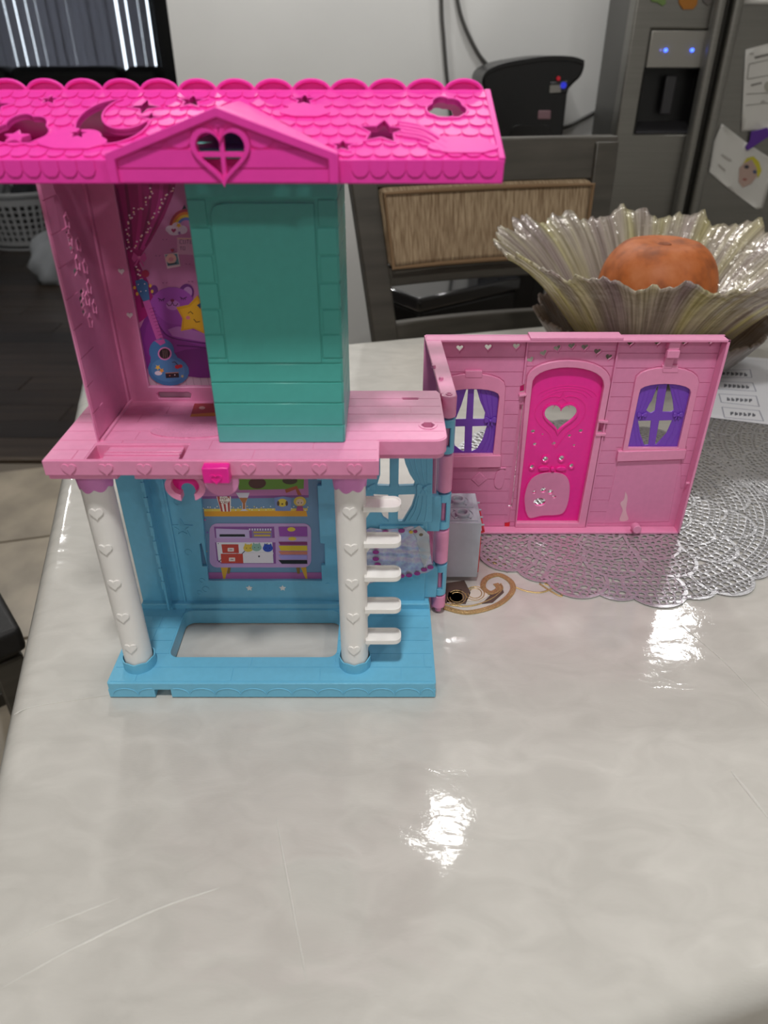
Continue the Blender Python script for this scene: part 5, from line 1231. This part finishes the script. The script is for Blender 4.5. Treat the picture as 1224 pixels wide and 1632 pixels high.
# refrigerator
FY = 2.45
STEEL = mat('brushed_steel', '8B8983', .36, .85); add_noise(STEEL, (3, 3, 160), .06, .08, 4, .0006)
DSTEEL = mat('dark_steel_side', '5B5A57', .5, .3)
fx0, fs, fs2, fx1 = at(1014, 0, FY)[0], .941, .954, 1.62
fr = thing('refrigerator', 'side by side stainless steel refrigerator with a water and ice dispenser', 'refrigerator', (1.15, 2.6, FLOOR))
mk('cabinet', G().box(fx0 + .004, fx1, FY + .07, 2.755, FLOOR + .03, 1.02), DSTEEL, fr, bevel=.006)
rec = ats([(1026, 108), (1121, 108), (1107, 213), (1013, 213)], FY); rx0, rx1, rz0, rz1 = (rec[0][0] + rec[3][0]) / 2, (rec[1][0] + rec[2][0]) / 2 - .004, rec[2][1], rec[0][1]
dp = ats([(1034, 47), (1122, 47), (1121, 106), (1027, 106)], FY); dz1 = dp[0][1]
def doorp(name, x0, x1, hole_):
    g = G().region([[(x0, FLOOR + .10), (x1, FLOOR + .10), (x1, 1.02), (x0, 1.02)]], hole_, mF(FY), -.065, 0); return mk(name, g, STEEL, fr, bevel=.006)
d1_ = doorp('freezer_door', fx0, fs, [[(rx0, rz0), (rx1, rz0), (rx1, dz1), (rx0, dz1)]])
d2_ = doorp('fridge_door', fs2, fx1, [])
for x0, x1, d in ((fs - .030, fs - .002, d1_), (fs2 + .002, fs2 + .032, d2_)):
    mk('door_handle', G().prism(rrect(x0, x1, FY - .042, FY + .001, .012, 4), mz, FLOOR + .30, .95), STEEL, d)
mk('plinth', G().box(fx0 + .02, fx1, FY + .03, 2.7, FLOOR, FLOOR + .1), BLK2, fr)
PANEL = mat('dispenser_panel', '9C9992', .42, .4)
pn = mk('control_panel', G().box(rx0 + .0025, rx1 - .0025, FY - .002, FY + .03, rz1, dz1 - .0025), PANEL, d1_, bevel=.002)
for px in (1061, 1103): led(px, 80, FY - .003, .0045, '3A5CFF', d1_, 'blue_light', 5.0)
led(1053, 80, FY - .003, .0032, '7A7AD0', d1_, 'blue_light', .6)
g = G().box(rx0, rx1, FY + .055, FY + .064, rz0, rz1).box(rx0, rx0 + .003, FY - .001, FY + .06, rz0, rz1).box(rx1 - .003, rx1, FY - .001, FY + .06, rz0, rz1).box(rx0, rx1, FY - .001, FY + .06, rz1 - .003, rz1)
mk('dispenser_recess', g, BLK2, d1_)
mk('drip_tray', G().prism([(FY - .004, rz0), (FY + .055, rz0), (FY + .055, rz0 + .03), (FY - .004, rz0 + .004)], lambda a, b_, d: (rx0 + .003 + d, a, b_), 0, rx1 - rx0 - .006), mat('grey_tray', '2E2D30', .45), d1_)
xm = (rx0 + rx1) / 2; mk('ice_paddle', G().box(xm - .012, xm + .02, FY + .02, FY + .03, rz0 + .05, rz1 - .02), mat('grey_paddle', '38373A', .4), d1_, bevel=.003)
# magnets and papers on the fridge
PAP2 = mat('office_paper', 'D6D4CE', .75)
def shape(name, label, cat, px, Y, col, th=.004, rough=.5):
    o = mk(name, G().region([ats(px, Y)], [], mF(Y), 0, th), mat('c_' + col, col, rough), bevel=.0008); return tag(o, label, cat)
YM = FY - .0003
shape('leaf_magnet', 'green leaf magnet at the top of the freezer door', 'magnet', [(1034, -8), (1046, -12), (1060, -6), (1061, 6), (1055, 10), (1047, 4), (1038, 3)], YM, '6F8A4A')
shape('fruit_magnet', 'orange fruit basket magnet at the top of the freezer door', 'magnet', [(1080, -14), (1114, -16), (1110, 8), (1104, 15), (1088, 15), (1082, 6)], YM, 'B0701C')
shape('berry_magnet', 'small grey magnet beside the orange fruit magnet', 'magnet', [(1119, -8), (1132, -10), (1134, 6), (1127, 9), (1120, 3)], YM, '6A6560')
def paper(label, px, Y, cat='paper'):
    t = thing('paper', label, cat, (*((lambda q: (q[0], Y))(at(*px[0], Y))), at(*px[0], Y)[1]))
    mk('sheet', G().region([ats(px, Y)], [], lambda u_, v_, d: (u_, Y - d - .003 * math.sin(u_ * 30) ** 2, v_), 0, .0004, grid=.02), PAP2, t, angle=180); return t
YP2 = FY - .0015
paper('blank white paper at the very top of the fridge door', [(1186, -40), (1300, -45), (1300, 8), (1183, 7)], YP2)
t = paper('printed worksheet hanging on the right fridge door', [(1188, 79), (1290, 52), (1290, 200), (1181, 209)], YP2)
A = Art(lambda x, y: at(x, y, YP2 - .0040), mF(YP2 - .0040), .7)
A.line([(1203, 92), (1224, 87), (1240, 84)], 3.5, '77756F'); A.line([(1195, 86), (1201, 85)], 2, '9A9892')
for q in ([(1194, 102), (1260, 88)], [(1194, 102), (1191, 126)], [(1191, 126), (1260, 114)], [(1190, 150), (1260, 146)], [(1189, 168), (1260, 160)]): A.line(q, 1.3, '8E8C86')
A.line([(1197, 136), (1214, 132)], 3, '85837D'); A.ell(1216, 163, 4, 3, 'A8A6A0'); A.ell(1224, 138, 6, 8, 'A6A498'); A.build('print', t)
t = paper('white drawing of a face with yellow hair held by a purple clip', [(1150, 197), (1188, 226), (1236, 258), (1215, 331), (1206, 334), (1160, 300), (1129, 274), (1137, 225)], YP2)
A = Art(lambda x, y: at(x, y, YP2 - .0042), mF(YP2 - .0042), .7)
A.poly([(1184, 262), (1190, 252), (1201, 249), (1210, 258), (1214, 272), (1208, 284), (1203, 262), (1196, 258)], 'C8BE3A')
A.poly([(1178, 268), (1186, 260), (1198, 254), (1206, 268), (1207, 280), (1198, 292), (1184, 299), (1177, 290)], 'B79C90'); A.ell(1190, 266, 4, 3, '3A3A44'); A.ell(1203, 274, 3.4, 3, '4A5470'); A.ell(1187, 286, 3.4, 2, '9A5A54')
A.line([(1145, 262), (1156, 272)], 2, 'A8A49E'); A.line([(1150, 246), (1166, 256)], 3, 'B8B4AE'); A.build('drawing', t)
shape('clip_magnet', 'purple clip magnet between the two papers on the fridge door', 'magnet', [(1196, 210), (1222, 203), (1226, 216), (1208, 228), (1190, 240), (1187, 234), (1194, 224)], FY - .006, '5A2A92', .006, .3)
# sofa in the far room
SOF = mat('black_upholstery', '0D0D0F', .65)
sf = thing('sofa', 'black sofa standing in front of the vertical blinds', 'sofa', (-2.7, 6.75, FLOOR))
s0, sm_, s1 = -3.95, at(192, 115, 6.75)[0], at(252, 115, 6.75)[0]
zt = at(100, 106, 6.75)[1]
for a, b_ in ((s0 + .2, -3.02), (-3.01, sm_ - .01), (sm_ + .01, s1)): mk('back_cushion', G().box(a, b_, 6.75, 7.05, -.35, zt), SOF, sf, bevel=.07, seg=4)
for a, b_ in ((s0 + .2, -2.9), (-2.88, s1 - .2)): mk('seat_cushion', G().box(a, b_, 6.28, 6.8, -.42, -.28), SOF, sf, bevel=.04, seg=3)
mk('frame', G().box(s0, s1, 6.25, 7.1, FLOOR + .05, -.42), SOF, sf, bevel=.03)
for a in (s0, s1 - .2): mk('armrest', G().box(a, a + .2, 6.25, 7.1, FLOOR + .05, -.12), SOF, sf, bevel=.05, seg=3)
for a in (s0 + .06, s1 - .12):
    for y in (6.32, 7.0): mk('leg', G().box(a, a + .06, y, y + .06, FLOOR, FLOOR + .055), BLK2, sf)
# laundry basket
LB = Vector((-2.66, 5.62, FLOOR)); WPL = mat('white_basket', 'A9AAAC', .5)
lb = thing('laundry_basket', 'white perforated plastic laundry basket full of clothes on the dark floor', 'basket', LB)
def cone(u_, v_, d): r = .235 + .075 * v_ / .37 + d; return (LB.x + r * math.cos(u_ / .27), LB.y + .8 * r * math.sin(u_ / .27), FLOOR + .01 + v_)
holes_ = []
for rI in range(6):
    for k in range(36):
        u_ = .27 * 2 * PI * (k + .5) / 36; v_ = .055 + rI * .042; holes_.append([(u_ - .014, v_), (u_ + .014, v_), (u_ + .014, v_ + .030), (u_ - .014, v_ + .030)])
per = .27 * 2 * PI
g = G().region([[(0, 0), (per, 0), (per, .37), (0, .37)]], holes_, cone, -.004, 0, grid=.045); mk('basket_wall', g, WPL, lb)
g = G().tube([cone(per * k / 40, .37, .006) for k in range(40)], .014, 8, True); mk('rim', g, WPL, lb)
mk('basket_bottom', G().prism([cone(per * k / 30, 0, -.002)[:2] for k in range(30)], mz, FLOOR, FLOOR + .012), WPL, lb)
def lump(name, label, cat, c, rx, ry, rz_, col, seed, parent=None):
    rn = random.Random(seed); ph = [rn.uniform(0, 6.28) for _ in range(6)]; g = G(); prof = [(max(.002, math.cos(t)), math.sin(t)) for t in [-PI / 2 + PI * k / 18 for k in range(19)]]
    def fn(a, r, z):
        k = 1 + .16 * math.sin(3 * a + ph[0] + 2 * z) + .10 * math.sin(7 * a + ph[1] - 5 * z) + .06 * math.sin(11 * a + 9 * z + ph[2]); return (r * k, z * (1 + .15 * math.sin(4 * a + ph[3])) if z > 0 else max(z, -.35))
    g.lathe(prof, (0, 0, 0), 40, fn); g.v = [(c[0] + x * rx, c[1] + y * ry, c[2] + z * rz_) for x, y, z in g.v]
    o = mk(name, g, mat('cloth_' + col, col, .9), angle=180); return tag(o, label, cat)
lump('folded_clothes', 'dark clothes heaped in the white laundry basket', 'clothes', (LB.x + .11, LB.y, FLOOR + .36), .11, .13, .12, '2A2C30', 1)
lump('folded_clothes', 'grey cloth at the left side of the laundry basket heap', 'clothes', (LB.x - .14, LB.y, FLOOR + .36), .09, .11, .12, '77787A', 2)
lump('crumpled_cloth', 'pale crumpled cloth lying on the dark wood floor below the basket', 'cloth', (-2.02, 4.62, FLOOR + .075), .17, .12, .20, '8F9296', 4)
